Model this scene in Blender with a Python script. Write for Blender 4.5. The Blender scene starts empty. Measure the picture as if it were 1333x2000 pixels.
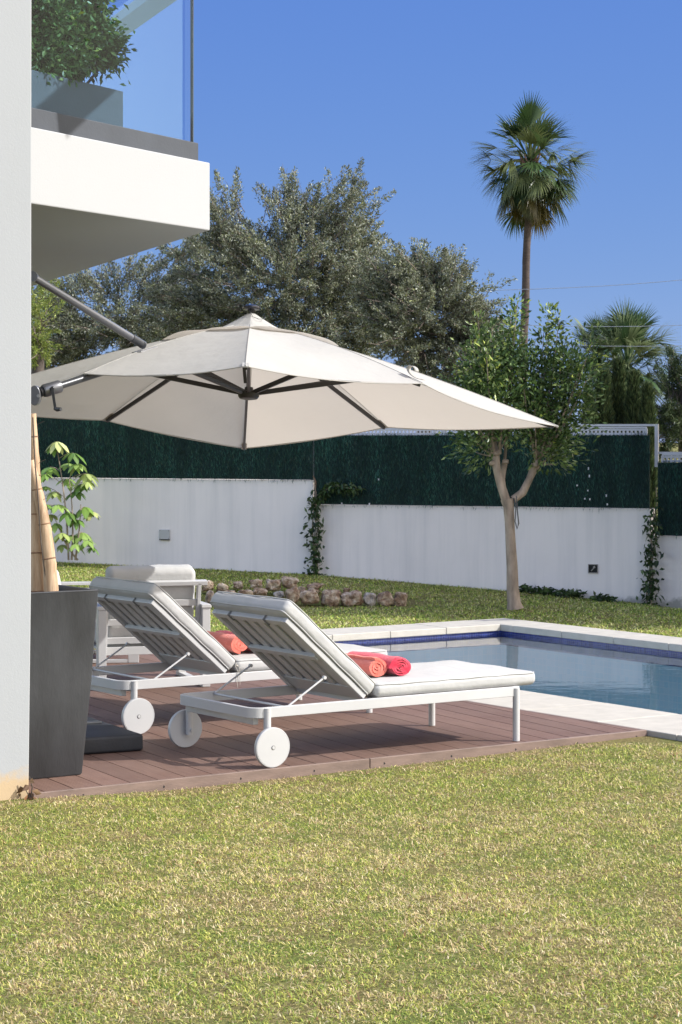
import bpy, bmesh, math, random
import numpy as np
from mathutils import Vector, Matrix
R = math.radians
SC = bpy.context.scene
COL = SC.collection
random.seed(7)
RNG = np.random.default_rng(11)

# ------------------------------------------------------------------ camera
F = 4250.0; HC = 1.6                       # focal length in photo pixels, eye height
cam_d = bpy.data.cameras.new('camera'); cam = bpy.data.objects.new('camera', cam_d); COL.objects.link(cam)
cam.location = (0, 0, HC); cam.rotation_euler = (R(90), 0, 0)
cam_d.sensor_fit = 'HORIZONTAL'; cam_d.sensor_width = 24.0; cam_d.lens = F / 1333.0 * 24.0
cam_d.shift_y = -150.0 / 1333.0; cam_d.clip_end = 3000
cam_d.dof.use_dof = True; cam_d.dof.focus_distance = 11.2; cam_d.dof.aperture_fstop = 20.0
SC.camera = cam

# ------------------------------------------------------------------ light
SUN_EL, SUN_AZ = R(38), R(-7)              # azimuth measured from +X
w = bpy.data.worlds.new("World"); SC.world = w; w.use_nodes = True
nt = w.node_tree; bg = nt.nodes['Background']
sky = nt.nodes.new('ShaderNodeTexSky'); sky.sky_type = 'NISHITA'; sky.sun_disc = False
sky.sun_elevation = SUN_EL; sky.sun_rotation = R(90) - SUN_AZ
sky.air_density = 0.6; sky.dust_density = 0.1; sky.ozone_density = 4.0; sky.altitude = 50
# tone of the clear polarised sky: each channel through its own power curve
sp_ = nt.nodes.new('ShaderNodeSeparateColor'); cb_ = nt.nodes.new('ShaderNodeCombineColor'); nt.links.new(sky.outputs[0], sp_.inputs[0])
for i_, (x0_, t0_, p_) in enumerate(((.179, .062, .74), (.329, .131, .54), (.622, .336, .13))):
    pw_ = nt.nodes.new('ShaderNodeMath'); pw_.operation = 'POWER'; pw_.inputs[1].default_value = p_; nt.links.new(sp_.outputs[i_], pw_.inputs[0])
    ml_ = nt.nodes.new('ShaderNodeMath'); ml_.operation = 'MULTIPLY'; ml_.inputs[1].default_value = t0_/.15/(x0_/.145)**p_; nt.links.new(pw_.outputs[0], ml_.inputs[0]); nt.links.new(ml_.outputs[0], cb_.inputs[i_])
# the deep polarised blue lies 90 degrees from the sun; towards and away from it a paler sky is boosted as added fill light
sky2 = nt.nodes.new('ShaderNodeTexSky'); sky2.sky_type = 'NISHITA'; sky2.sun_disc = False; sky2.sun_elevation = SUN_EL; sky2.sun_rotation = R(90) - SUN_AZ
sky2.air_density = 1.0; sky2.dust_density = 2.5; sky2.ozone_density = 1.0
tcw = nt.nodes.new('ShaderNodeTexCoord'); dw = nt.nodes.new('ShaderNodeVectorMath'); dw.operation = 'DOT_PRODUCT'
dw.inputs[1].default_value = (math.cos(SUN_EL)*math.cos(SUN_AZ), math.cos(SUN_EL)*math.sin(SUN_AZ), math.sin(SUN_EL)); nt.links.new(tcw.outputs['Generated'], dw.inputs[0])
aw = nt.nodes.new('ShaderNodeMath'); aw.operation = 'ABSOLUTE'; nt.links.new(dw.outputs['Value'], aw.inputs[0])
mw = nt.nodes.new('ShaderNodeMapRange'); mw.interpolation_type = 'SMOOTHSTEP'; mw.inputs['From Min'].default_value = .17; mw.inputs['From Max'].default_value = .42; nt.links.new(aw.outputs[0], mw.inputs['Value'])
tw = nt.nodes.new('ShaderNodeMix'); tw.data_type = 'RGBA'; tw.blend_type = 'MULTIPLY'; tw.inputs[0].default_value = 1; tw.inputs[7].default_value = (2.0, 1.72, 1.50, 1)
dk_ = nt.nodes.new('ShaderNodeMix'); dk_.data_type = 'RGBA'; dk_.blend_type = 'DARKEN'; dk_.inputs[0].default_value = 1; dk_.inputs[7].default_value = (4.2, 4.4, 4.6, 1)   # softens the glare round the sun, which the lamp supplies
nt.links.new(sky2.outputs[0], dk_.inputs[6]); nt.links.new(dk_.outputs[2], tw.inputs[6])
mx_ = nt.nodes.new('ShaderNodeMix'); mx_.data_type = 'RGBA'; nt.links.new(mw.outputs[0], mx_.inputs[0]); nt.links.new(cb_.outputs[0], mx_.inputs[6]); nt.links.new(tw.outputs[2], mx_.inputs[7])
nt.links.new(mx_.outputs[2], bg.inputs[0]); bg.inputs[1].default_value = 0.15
sd = bpy.data.lights.new('sun', 'SUN'); sun = bpy.data.objects.new('sun', sd); COL.objects.link(sun)
sd.energy = 3.0; sd.angle = R(0.5); sd.color = (1.0, 0.972, 0.93)
sv = Vector((math.cos(SUN_EL)*math.cos(SUN_AZ), math.cos(SUN_EL)*math.sin(SUN_AZ), math.sin(SUN_EL)))
sun.rotation_euler = sv.to_track_quat('Z', 'Y').to_euler()
SC.view_settings.view_transform = 'Standard'; SC.view_settings.look = 'None'
SC.view_settings.exposure = 1.05; SC.view_settings.gamma = 1.0

# ------------------------------------------------------------------ frames
U = Vector((0.8227, 0.5685, 0)); V = Vector((-0.5685, 0.8227, 0))
UV_ANG = math.atan2(U.y, U.x)
def uvp(u, v, z=0.0): return Vector((u*U.x + v*V.x, u*U.y + v*V.y, z))
def touv(x, y): return (x*U.x + y*U.y, x*V.x + y*V.y)
def at(px, py, Y): return Vector(((px-666.5)*Y/F, Y, HC-(py-850.0)*Y/F))      # photo pixel at depth Y
def smooth(a, b, x):
    t = np.clip((x-a)/(b-a), 0, 1); return t*t*(3-2*t)

# ------------------------------------------------------------------ numpy value noise
_G = np.random.default_rng(5).random((256, 256))
def vnoise(x, y, s=1.0, o=0):
    x = np.asarray(x)*s + 37.3 + o*11.7; y = np.asarray(y)*s + 81.9 + o*5.3
    xi = np.floor(x).astype(int); yi = np.floor(y).astype(int); fx = x-xi; fy = y-yi
    fx = fx*fx*(3-2*fx); fy = fy*fy*(3-2*fy)
    g = lambda a, b: _G[a % 256, b % 256]
    return (g(xi, yi)*(1-fx)+g(xi+1, yi)*fx)*(1-fy) + (g(xi, yi+1)*(1-fx)+g(xi+1, yi+1)*fx)*fy
def fbm(x, y, s=1.0, o=0):
    return (vnoise(x, y, s, o) + .5*vnoise(x, y, s*2.1, o+1) + .25*vnoise(x, y, s*4.3, o+2))/1.75

# ------------------------------------------------------------------ materials
def mat(name): 
    m = bpy.data.materials.new(name); m.use_nodes = True
    return m, m.node_tree, m.node_tree.nodes['Principled BSDF']
def N(nt, t, **k):
    n = nt.nodes.new(t)
    for a, b in k.items(): setattr(n, a, b)
    return n
def coords(nt, scale=(1, 1, 1), rot=(0, 0, 0), kind='Object'):
    tc = N(nt, 'ShaderNodeTexCoord'); mp = N(nt, 'ShaderNodeMapping')
    mp.inputs['Scale'].default_value = scale; mp.inputs['Rotation'].default_value = rot
    nt.links.new(tc.outputs[kind], mp.inputs[0]); return mp.outputs[0]
def noise(nt, vec, scale, detail=4, rough=.55):
    n = N(nt, 'ShaderNodeTexNoise'); n.inputs['Scale'].default_value = scale
    n.inputs['Detail'].default_value = detail; n.inputs['Roughness'].default_value = rough
    nt.links.new(vec, n.inputs['Vector']); return n.outputs['Fac']
def ramp(nt, fac, stops):
    r = N(nt, 'ShaderNodeValToRGB'); e = r.color_ramp.elements
    while len(e) < len(stops): e.new(0.5)
    for i, (p, c) in enumerate(stops): e[i].position = p; e[i].color = (*c, 1) if len(c) == 3 else c
    nt.links.new(fac, r.inputs[0]); return r.outputs[0]
def mixc(nt, fac, a, b, mode='MIX'):
    m = N(nt, 'ShaderNodeMix', data_type='RGBA', blend_type=mode)
    if hasattr(fac, 'default_value') or hasattr(fac, 'is_linked'): nt.links.new(fac, m.inputs[0])
    else: m.inputs[0].default_value = fac
    for i, q in ((6, a), (7, b)):
        if isinstance(q, tuple): m.inputs[i].default_value = (*q, 1)
        else: nt.links.new(q, m.inputs[i])
    return m.outputs[2]
def bump(nt, bs, h, strength=.3, dist=.01):
    b = N(nt, 'ShaderNodeBump'); b.inputs['Strength'].default_value = strength; b.inputs['Distance'].default_value = dist
    nt.links.new(h, b.inputs['Height']); nt.links.new(b.outputs[0], bs.inputs['Normal'])

def m_simple(name, col, rough=.5, var=.08, scale=8, metallic=0, bmp=0, bscale=60, spec=.5, stretch=(1, 1, 1)):
    m, nt, bs = mat(name); v = coords(nt, stretch)
    c2 = tuple(max(0, c*(1-var)) for c in col); c3 = tuple(min(1, c*(1+var)) for c in col)
    nt.links.new(ramp(nt, noise(nt, v, scale), [(.3, c2), (.7, c3)]), bs.inputs['Base Color'])
    bs.inputs['Roughness'].default_value = rough; bs.inputs['Metallic'].default_value = metallic
    bs.inputs['Specular IOR Level'].default_value = spec
    if bmp: bump(nt, bs, noise(nt, v, bscale, 5), bmp, .004)
    return m

def m_leaf(name, rough=.45, trans=.25):
    m, nt, bs = mat(name)
    a = N(nt, 'ShaderNodeAttribute', attribute_name='col')
    nt.links.new(a.outputs['Color'], bs.inputs['Base Color']); bs.inputs['Roughness'].default_value = rough
    bs.inputs['Specular IOR Level'].default_value = .35
    t = N(nt, 'ShaderNodeBsdfTranslucent'); nt.links.new(a.outputs['Color'], t.inputs[0])
    mx = N(nt, 'ShaderNodeMixShader'); mx.inputs[0].default_value = trans
    nt.links.new(bs.outputs[0], mx.inputs[1]); nt.links.new(t.outputs[0], mx.inputs[2])
    nt.links.new(mx.outputs[0], nt.nodes['Material Output'].inputs[0]); return m

def m_plaster(name, base, stain, sx, amount, rough=.85, low=None, lowz=0.0):
    """painted render with faint vertical run-off streaks and a fine stipple"""
    m, nt, bs = mat(name)
    v = coords(nt, (sx, sx, .12)); st = noise(nt, v, 3.2, 5, .6)
    v2 = coords(nt); blot = noise(nt, v2, 1.3, 5, .6)
    c = mixc(nt, ramp(nt, st, [(.46, (0, 0, 0)), (.75, (amount,)*3)]), base, stain)
    c = mixc(nt, ramp(nt, blot, [(.4, (0, 0, 0)), (.8, (amount*.6,)*3)]), c, stain)
    if low is not None:
        sp = N(nt, 'ShaderNodeSeparateXYZ'); nt.links.new(v2, sp.inputs[0])
        ad = N(nt, 'ShaderNodeMath', operation='MULTIPLY_ADD'); nt.links.new(noise(nt, v2, 9, 5, .7), ad.inputs[0])
        ad.inputs[1].default_value = .22; nt.links.new(sp.outputs[2], ad.inputs[2])
        c = mixc(nt, ramp(nt, ad.outputs[0], [(lowz+.10, (1, 1, 1)), (lowz+.16, (0, 0, 0))]), c, low)
    nt.links.new(c, bs.inputs['Base Color']); bs.inputs['Roughness'].default_value = rough
    bs.inputs['Specular IOR Level'].default_value = .25
    bump(nt, bs, noise(nt, v2, 90, 4, .7), .22, .004); return m

M = {}
M['white_metal'] = m_simple('white_powder_coat', (.46, .462, .465), .38, .03, 5, spec=.5)
M['plaster'] = m_plaster('house_render', (.345, .362, .380), (.29, .295, .295), 1.0, .30, low=(.46, .35, .22), lowz=.09)
M['plaster_clean'] = m_plaster('balcony_render', (.36, .368, .378), (.325, .325, .325), 1.0, .10)
M['wall'] = m_plaster('garden_wall_paint', (.88, .82, .79), (.52, .51, .51), 2.2, .34, low=(.42, .40, .36), lowz=-.10)
def m_fabric():
    m, nt, bs = mat('grey_fabric'); v = coords(nt)
    nt.links.new(ramp(nt, noise(nt, v, 9, 4), [(.3, (.405, .405, .40)), (.7, (.445, .445, .44))]), bs.inputs['Base Color'])
    bs.inputs['Roughness'].default_value = .9; bs.inputs['Specular IOR Level'].default_value = .12
    mp = N(nt, 'ShaderNodeMapping'); mp.inputs['Scale'].default_value = (1.0, .35, 1); nt.links.new(v, mp.inputs[0])
    b1 = N(nt, 'ShaderNodeBump'); b1.inputs['Strength'].default_value = .5; b1.inputs['Distance'].default_value = .012; nt.links.new(noise(nt, mp.outputs[0], 13, 3, .5), b1.inputs['Height'])
    b2 = N(nt, 'ShaderNodeBump'); b2.inputs['Strength'].default_value = .25; b2.inputs['Distance'].default_value = .003; nt.links.new(noise(nt, v, 240, 3), b2.inputs['Height'])
    nt.links.new(b1.outputs[0], b2.inputs['Normal']); nt.links.new(b2.outputs[0], bs.inputs['Normal']); return m
M['cushion'] = m_fabric()
M['canopy'] = None
M['dark_metal'] = m_simple('anthracite_metal', (.055, .058, .064), .34, .12, 6, metallic=.3)
M['grey_metal'] = m_simple('grey_tube', (.15, .155, .17), .3, .08, 5, metallic=.6)
M['black_rib'] = m_simple('brown_black_rib', (.022, .019, .018), .42, .1, 5)
M['strap'] = m_simple('strap', (.16, .16, .16), .8, .05)
M['pot'] = m_simple('charcoal_pot', (.030, .032, .036), .62, .30, 7, bmp=.5, bscale=40, stretch=(1, 1, .35))
M['parasol_base'] = m_simple('parasol_base_cover', (.016, .019, .026), .62, .2, 8, bmp=.3, bscale=60)
M['curb'] = m_simple('grey_curb', (.048, .055, .068), .75, .1, 4, bmp=.25)
M['planter'] = m_simple('planter_grey', (.075, .082, .092), .75, .12, 3, bmp=.25)
M['bark_pale'] = m_simple('pale_bark', (.31, .245, .19), .85, .42, 16, bmp=.7, bscale=35, stretch=(1, 1, .3))
M['bark_dark'] = m_simple('dark_bark', (.085, .068, .056), .9, .35, 10, bmp=.6)
M['palm_trunk'] = m_simple('palm_trunk', (.065, .048, .042), .9, .3, 6, bmp=.8, bscale=12, stretch=(1, 1, 3))
M['stone'] = m_simple('coping_stone', (.42, .395, .345), .7, .09, 9, bmp=.35, bscale=70)
M['leaf'] = m_leaf('leaf'); M['leaf_glossy'] = m_leaf('leaf_glossy', .32, .22); M['grass'] = m_leaf('grass_blade', .55, .3)
M['screen_bristle'] = m_leaf('screen_bristle', .5, .05)
M['cable'] = m_simple('cable', (.20, .23, .30), .7)
M['cord'] = m_simple('cord', (.45, .42, .37), .9)
M['black'] = m_simple('black_void', (.012, .012, .012), .8)
M['finial'] = m_simple('finial', (.02, .02, .026), .2)

def m_canopy():
    m, nt, bs = mat('canopy_cloth'); v = coords(nt)
    c = ramp(nt, noise(nt, v, 2.5, 3), [(.3, (.47, .467, .445)), (.7, (.51, .507, .485))])
    nt.links.new(c, bs.inputs['Base Color']); bs.inputs['Roughness'].default_value = .85; bs.inputs['Specular IOR Level'].default_value = .15
    t = N(nt, 'ShaderNodeBsdfTranslucent'); t.inputs[0].default_value = (.66, .60, .52, 1)
    mx = N(nt, 'ShaderNodeMixShader'); mx.inputs[0].default_value = .34
    v2 = coords(nt, (1, 1, 1)); bump(nt, bs, noise(nt, v2, 9, 3), .35, .02)
    nt.links.new(bs.outputs[0], mx.inputs[1]); nt.links.new(t.outputs[0], mx.inputs[2])
    nt.links.new(mx.outputs[0], nt.nodes['Material Output'].inputs[0]); return m
M['canopy'] = m_canopy()

BOARD_ANG = R(117.7)
def m_deck():
    m, nt, bs = mat('composite_deck')
    v = coords(nt, (1, 1, 1), (0, 0, -BOARD_ANG))             # x runs along the boards, y across
    mp = N(nt, 'ShaderNodeMapping'); mp.inputs['Scale'].default_value = (.5, 7, 1); nt.links.new(v, mp.inputs[0])
    grain = noise(nt, mp.outputs[0], 9, 5, .65); blot = noise(nt, v, 2.2, 5, .6)
    c = ramp(nt, grain, [(.25, (.115, .066, .050)), (.75, (.195, .120, .094))])
    c = mixc(nt, ramp(nt, blot, [(.35, (0, 0, 0)), (.8, (.40,)*3)]), c, (.235, .165, .135))
    sc = noise(nt, mp.outputs[0], 40, 2, .5)
    c = mixc(nt, ramp(nt, sc, [(.66, (0, 0, 0)), (.74, (.35,)*3)]), c, (.34, .26, .235))
    a = N(nt, 'ShaderNodeAttribute', attribute_name='tone')
    c = mixc(nt, 1.0, c, a.outputs['Color'], 'MULTIPLY')
    nt.links.new(c, bs.inputs['Base Color']); bs.inputs['Roughness'].default_value = .62; bs.inputs['Specular IOR Level'].default_value = .3
    wv = N(nt, 'ShaderNodeTexWave', wave_type='BANDS', bands_direction='Y'); wv.inputs['Scale'].default_value = 26
    wv.inputs['Distortion'].default_value = 0; nt.links.new(v, wv.inputs['Vector'])
    bump(nt, bs, wv.outputs['Fac'], .55, .003); return m
M['deck'] = m_deck()
M['deck_edge'] = m_simple('deck_edge', (.175, .122, .10), .6, .22, 6, bmp=.3, bscale=50, stretch=(1, 1, 4))

def m_ground():
    m, nt, bs = mat('lawn_soil'); v = coords(nt)
    n1 = noise(nt, v, 60, 6, .75); n2 = noise(nt, v, 2.3, 5, .6); n3 = noise(nt, v, 14, 5, .7)
    c = ramp(nt, n1, [(.36, (.06, .05, .02)), (.54, (.20, .17, .07)), (.72, (.45, .36, .19))])
    c2 = ramp(nt, n1, [(.34, (.045, .06, .015)), (.7, (.23, .26, .07))])
    c = mixc(nt, ramp(nt, n2, [(.4, (0, 0, 0)), (.62, (1, 1, 1))]), c, c2)
    c = mixc(nt, ramp(nt, n3, [(.62, (0, 0, 0)), (.74, (.7,)*3)]), c, (.10, .075, .045))
    nt.links.new(c, bs.inputs['Base Color']); bs.inputs['Roughness'].default_value = .95; bs.inputs['Specular IOR Level'].default_value = .1
    bump(nt, bs, n1, .8, .02); return m
M['ground'] = m_ground()

def m_tile(name, ca, cb, grout, s):
    m, nt, bs = mat(name); tc = N(nt, 'ShaderNodeUVMap')
    b = N(nt, 'ShaderNodeTexBrick', offset=0.0, squash=1.0); b.inputs['Scale'].default_value = s
    b.inputs['Brick Width'].default_value = 1; b.inputs['Row Height'].default_value = 1; b.inputs['Mortar Size'].default_value = .06
    b.inputs['Color1'].default_value = (*ca, 1); b.inputs['Color2'].default_value = (*cb, 1); b.inputs['Mortar'].default_value = (*grout, 1)
    nt.links.new(tc.outputs[0], b.inputs[0]); nt.links.new(b.outputs[0], bs.inputs['Base Color'])
    bs.inputs['Roughness'].default_value = .25; return m
M['blue_tile'] = m_tile('cobalt_mosaic', (.014, .020, .13), (.032, .048, .235), (.09, .12, .22), 40)
M['pool_tile'] = m_tile('pool_mosaic', (.58, .80, .86), (.70, .84, .87), (.76, .86, .87), 20)

def m_water():
    m, nt, bs = mat('pool_water'); nt.nodes.remove(bs)
    tr = N(nt, 'ShaderNodeBsdfTransparent'); tr.inputs[0].default_value = (.96, .985, .99, 1)
    gl = N(nt, 'ShaderNodeBsdfGlossy'); gl.inputs['Roughness'].default_value = .012; gl.inputs[0].default_value = (.97, .98, 1, 1)
    fr = N(nt, 'ShaderNodeFresnel'); fr.inputs[0].default_value = 1.33
    v = coords(nt, (1, 1.8, 1), (0, 0, -UV_ANG)); h = noise(nt, v, 3.2, 4, .5)
    b = N(nt, 'ShaderNodeBump'); b.inputs['Strength'].default_value = .10; b.inputs['Distance'].default_value = .012
    nt.links.new(h, b.inputs['Height']); nt.links.new(b.outputs[0], gl.inputs['Normal'])
    mx = N(nt, 'ShaderNodeMixShader'); nt.links.new(fr.outputs[0], mx.inputs[0])
    nt.links.new(tr.outputs[0], mx.inputs[1]); nt.links.new(gl.outputs[0], mx.inputs[2])
    nt.links.new(mx.outputs[0], nt.nodes['Material Output'].inputs[0]); return m
M['water'] = m_water()

def m_glass(name, tint, edge=False):
    m, nt, bs = mat(name); nt.nodes.remove(bs)
    tr = N(nt, 'ShaderNodeBsdfTransparent'); tr.inputs[0].default_value = (*tint, 1)
    gl = N(nt, 'ShaderNodeBsdfGlossy'); gl.inputs['Roughness'].default_value = .01
    fr = N(nt, 'ShaderNodeFresnel'); fr.inputs[0].default_value = 1.22
    ge = N(nt, 'ShaderNodeNewGeometry'); iv = N(nt, 'ShaderNodeMath', operation='SUBTRACT'); iv.inputs[0].default_value = 1; nt.links.new(ge.outputs['Backfacing'], iv.inputs[1])
    ml = N(nt, 'ShaderNodeMath', operation='MULTIPLY'); nt.links.new(iv.outputs[0], ml.inputs[0]); nt.links.new(fr.outputs[0], ml.inputs[1])
    mx = N(nt, 'ShaderNodeMixShader'); nt.links.new(ml.outputs[0], mx.inputs[0])
    nt.links.new(tr.outputs[0], mx.inputs[1]); nt.links.new(gl.outputs[0], mx.inputs[2])
    nt.links.new(mx.outputs[0], nt.nodes['Material Output'].inputs[0]); return m
M['glass'] = m_glass('balcony_glass', (.80, .90, .96))
M['dark_glass'] = m_simple('dark_glass', (.03, .035, .04), .05)
M['glass_edge'] = m_simple('glass_edge', (.012, .035, .045), .15)

def m_rock():
    m, nt, bs = mat('limestone_rock'); v = coords(nt)
    oi = N(nt, 'ShaderNodeObjectInfo')
    ad = N(nt, 'ShaderNodeVectorMath', operation='ADD'); nt.links.new(v, ad.inputs[0])
    cb = N(nt, 'ShaderNodeCombineXYZ'); 
    ml = N(nt, 'ShaderNodeMath', operation='MULTIPLY'); ml.inputs[1].default_value = 40; nt.links.new(oi.outputs['Random'], ml.inputs[0])
    nt.links.new(ml.outputs[0], cb.inputs[0]); nt.links.new(cb.outputs[0], ad.inputs[1])
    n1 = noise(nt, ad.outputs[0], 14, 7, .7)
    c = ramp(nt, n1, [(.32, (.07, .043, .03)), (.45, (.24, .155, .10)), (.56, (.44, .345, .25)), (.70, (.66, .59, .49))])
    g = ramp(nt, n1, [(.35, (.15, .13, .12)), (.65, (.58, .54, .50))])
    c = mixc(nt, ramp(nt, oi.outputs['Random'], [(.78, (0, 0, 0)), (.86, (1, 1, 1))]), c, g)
    nt.links.new(c, bs.inputs['Base Color']); bs.inputs['Roughness'].default_value = .9
    bump(nt, bs, n1, .9, .03); return m
M['rock'] = m_rock()

def m_bamboo():
    m, nt, bs = mat('dry_bamboo'); v = coords(nt, (9, 9, .7))
    c = ramp(nt, noise(nt, v, 4, 6, .7), [(.28, (.20, .115, .06)), (.5, (.42, .29, .18)), (.75, (.60, .46, .32))])
    nt.links.new(c, bs.inputs['Base Color']); bs.inputs['Roughness'].default_value = .6
    bump(nt, bs, noise(nt, v, 9, 4), .4, .006); return m
M['bamboo'] = m_bamboo()
M['bamboo_node'] = m_simple('bamboo_node', (.22, .13, .075), .8, .3)

def m_towel(name, a, b):
    m, nt, bs = mat(name); v = coords(nt)
    nt.links.new(ramp(nt, noise(nt, v, 60, 4, .7), [(.3, a), (.7, b)]), bs.inputs['Base Color'])
    bs.inputs['Roughness'].default_value = 1; bs.inputs['Specular IOR Level'].default_value = .05
    bs.inputs['Sheen Weight'].default_value = .4
    bump(nt, bs, noise(nt, v, 260, 3, .8), .9, .006); return m
M['towel_coral'] = m_towel('coral_terry', (.64, .115, .08), (.76, .18, .13))
M['towel_red'] = m_towel('red_terry', (.56, .022, .055), (.70, .05, .095))

# ------------------------------------------------------------------ object helpers
def tag(o, label=None, cat=None, group=None, kind=None):
    if label: o['label'] = label
    if cat: o['category'] = cat
    if group: o['group'] = group
    if kind: o['kind'] = kind
    return o
def thing(name, label, cat, loc=(0, 0, 0), rz=0, group=None):
    o = bpy.data.objects.new(name, None); COL.objects.link(o); o.empty_display_size = .2
    o.location = loc; o.rotation_euler = (0, 0, rz); return tag(o, label, cat, group)
def copy_tree(o, parent=None):
    c = o.copy(); COL.objects.link(c); c.parent = parent
    for ch in list(o.children): copy_tree(ch, c)
    return c

class MB:
    """collects shapes of ONE part"""
    def __init__(s): s.v = []; s.f = []; s.uv = None
    def add(s, vs, fs):
        o = len(s.v); s.v += [tuple(p) for p in vs]; s.f += [tuple(i+o for i in f) for f in fs]; return s
    def box(s, c, d, rz=0, mtx=None):
        m = mtx or (Matrix.Translation(c) @ Matrix.Rotation(rz, 4, 'Z'))
        vs = [m @ Vector((x*d[0]/2, y*d[1]/2, z*d[2]/2)) for x in (-1, 1) for y in (-1, 1) for z in (-1, 1)]
        return s.add(vs, [(0, 1, 3, 2), (4, 6, 7, 5), (0, 4, 5, 1), (2, 3, 7, 6), (0, 2, 6, 4), (1, 5, 7, 3)])
    def bar(s, a, b, wd, ht, up=(0, 0, 1)):
        """rectangular bar from a to b: wd across, ht along up"""
        a = Vector(a); b = Vector(b); d = (b-a); L = d.length; d.normalize()
        x = d.cross(Vector(up)).normalized(); y = x.cross(d).normalized()
        m = Matrix((( x.x, y.x, d.x, (a.x+b.x)/2), (x.y, y.y, d.y, (a.y+b.y)/2), (x.z, y.z, d.z, (a.z+b.z)/2), (0, 0, 0, 1)))
        return s.box(None, (wd, ht, L), mtx=m)
    def tube(s, pts, rad, n=10, caps=True):
        pts = [Vector(p) for p in pts]
        if not hasattr(rad, '__len__'): rad = [rad]*len(pts)
        vs = []; fs = []; ref = None
        for i, p in enumerate(pts):
            t = (pts[min(i+1, len(pts)-1)] - pts[max(i-1, 0)]).normalized()
            if ref is None: ref = t.orthogonal().normalized()
            ref = (ref - t*ref.dot(t)).normalized(); b = t.cross(ref)
            for k in range(n):
                a = 2*math.pi*k/n; vs.append(p + (ref*math.cos(a) + b*math.sin(a))*rad[i])
        for i in range(len(pts)-1):
            for k in range(n):
                k2 = (k+1) % n; fs.append((i*n+k, i*n+k2, (i+1)*n+k2, (i+1)*n+k))
        if caps: fs.append(tuple(range(n-1, -1, -1))); fs.append(tuple((len(pts)-1)*n+k for k in range(n)))
        return s.add(vs, fs)
    def lathe(s, prof, c=(0, 0, 0), n=32, axis='Z'):
        vs = []; fs = []; c = Vector(c)
        for r, h in prof:
            for k in range(n):
                a = 2*math.pi*k/n
                p = Vector((r*math.cos(a), r*math.sin(a), h))
                if axis == 'Y': p = Vector((p.x, p.z, p.y))
                if axis == 'X': p = Vector((p.z, p.x, p.y))
                vs.append(p+c)
        for i in range(len(prof)-1):
            for k in range(n):
                k2 = (k+1) % n; fs.append((i*n+k, i*n+k2, (i+1)*n+k2, (i+1)*n+k))
        fs.append(tuple(range(n-1, -1, -1))); fs.append(tuple((len(prof)-1)*n+k for k in range(n)))
        return s.add(vs, fs)
    def prism(s, poly, z0, z1):
        n = len(poly)
        vs = [(p[0], p[1], z0) for p in poly] + [(p[0], p[1], z1) for p in poly]
        return s.add(vs, [tuple(range(n-1, -1, -1)), tuple(range(n, 2*n))] + [(i, (i+1) % n, n+(i+1) % n, n+i) for i in range(n)])
    def build(s, name, m, parent=None, smooth=False, bevel=0, loc=None):
        me = bpy.data.meshes.new(name); me.from_pydata(s.v, [], s.f); 
        bm = bmesh.new(); bm.from_mesh(me); bmesh.ops.recalc_face_normals(bm, faces=bm.faces); bm.to_mesh(me); bm.free()
        me.materials.append(m)
        o = bpy.data.objects.new(name, me); COL.objects.link(o)
        if parent: o.parent = parent
        if loc is not None: o.location = loc
        if smooth: 
            me.shade_smooth()
            me.set_sharp_from_angle(angle=R(38))
        if bevel:
            b = o.modifiers.new('bevel', 'BEVEL'); b.width = bevel; b.segments = 2; b.limit_method = 'ANGLE'; b.angle_limit = R(50)
            b.harden_normals = False
        return o

def np_mesh(name, verts, faces_flat, nper, m, parent=None, col=None, smooth=False, loc=None):
    """verts (n,3), faces (k,nper) -> object; col (n,3) point colours"""
    me = bpy.data.meshes.new(name); nv = len(verts); nf = len(faces_flat)
    me.vertices.add(nv); me.vertices.foreach_set('co', np.asarray(verts, dtype=np.float32).ravel())
    me.loops.add(nf*nper); me.loops.foreach_set('vertex_index', np.asarray(faces_flat, dtype=np.int32).ravel())
    me.polygons.add(nf); me.polygons.foreach_set('loop_start', np.arange(0, nf*nper, nper, dtype=np.int32))
    me.update(calc_edges=True)
    if col is not None:
        at_ = me.attributes.new('col', 'FLOAT_COLOR', 'POINT')
        at_.data.foreach_set('color', np.concatenate([col, np.ones((nv, 1))], 1).astype(np.float32).ravel())
    if smooth: me.shade_smooth()
    me.materials.append(m)
    o = bpy.data.objects.new(name, me); COL.objects.link(o)
    if parent: o.parent = parent
    if loc is not None: o.location = loc
    return o

def nrm(a): return a/np.maximum(np.linalg.norm(a, axis=-1, keepdims=True), 1e-9)
def leaf_arrays(P, D, L, W, C, rng, fold=.25, droop=0.0):
    """kite leaves: base P, direction D, length L, width W, colour C -> verts, quads, colours"""
    n = len(P); D = nrm(D); S = nrm(np.cross(D, rng.normal(size=(n, 3)))); Nn = np.cross(S, D)
    L = np.broadcast_to(L, (n,))[:, None]; W = np.broadcast_to(W, (n,))[:, None]
    mid = P + D*L*.5 - np.array([0, 0, 1])*L*droop*.3
    tip = P + D*L - np.array([0, 0, 1])*L*droop
    a = mid + S*W*.5 + Nn*W*fold; b = mid - S*W*.5 + Nn*W*fold
    Vv = np.stack([P, a, tip, b], 1).reshape(-1, 3)
    Fq = (np.arange(n)[:, None]*4 + np.array([0, 1, 2, 3])[None])
    Tt = np.concatenate([Fq[:, [0, 1, 2]], Fq[:, [0, 2, 3]]], 0)
    return Vv, Tt, np.repeat(C, 4, axis=0)

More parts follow.
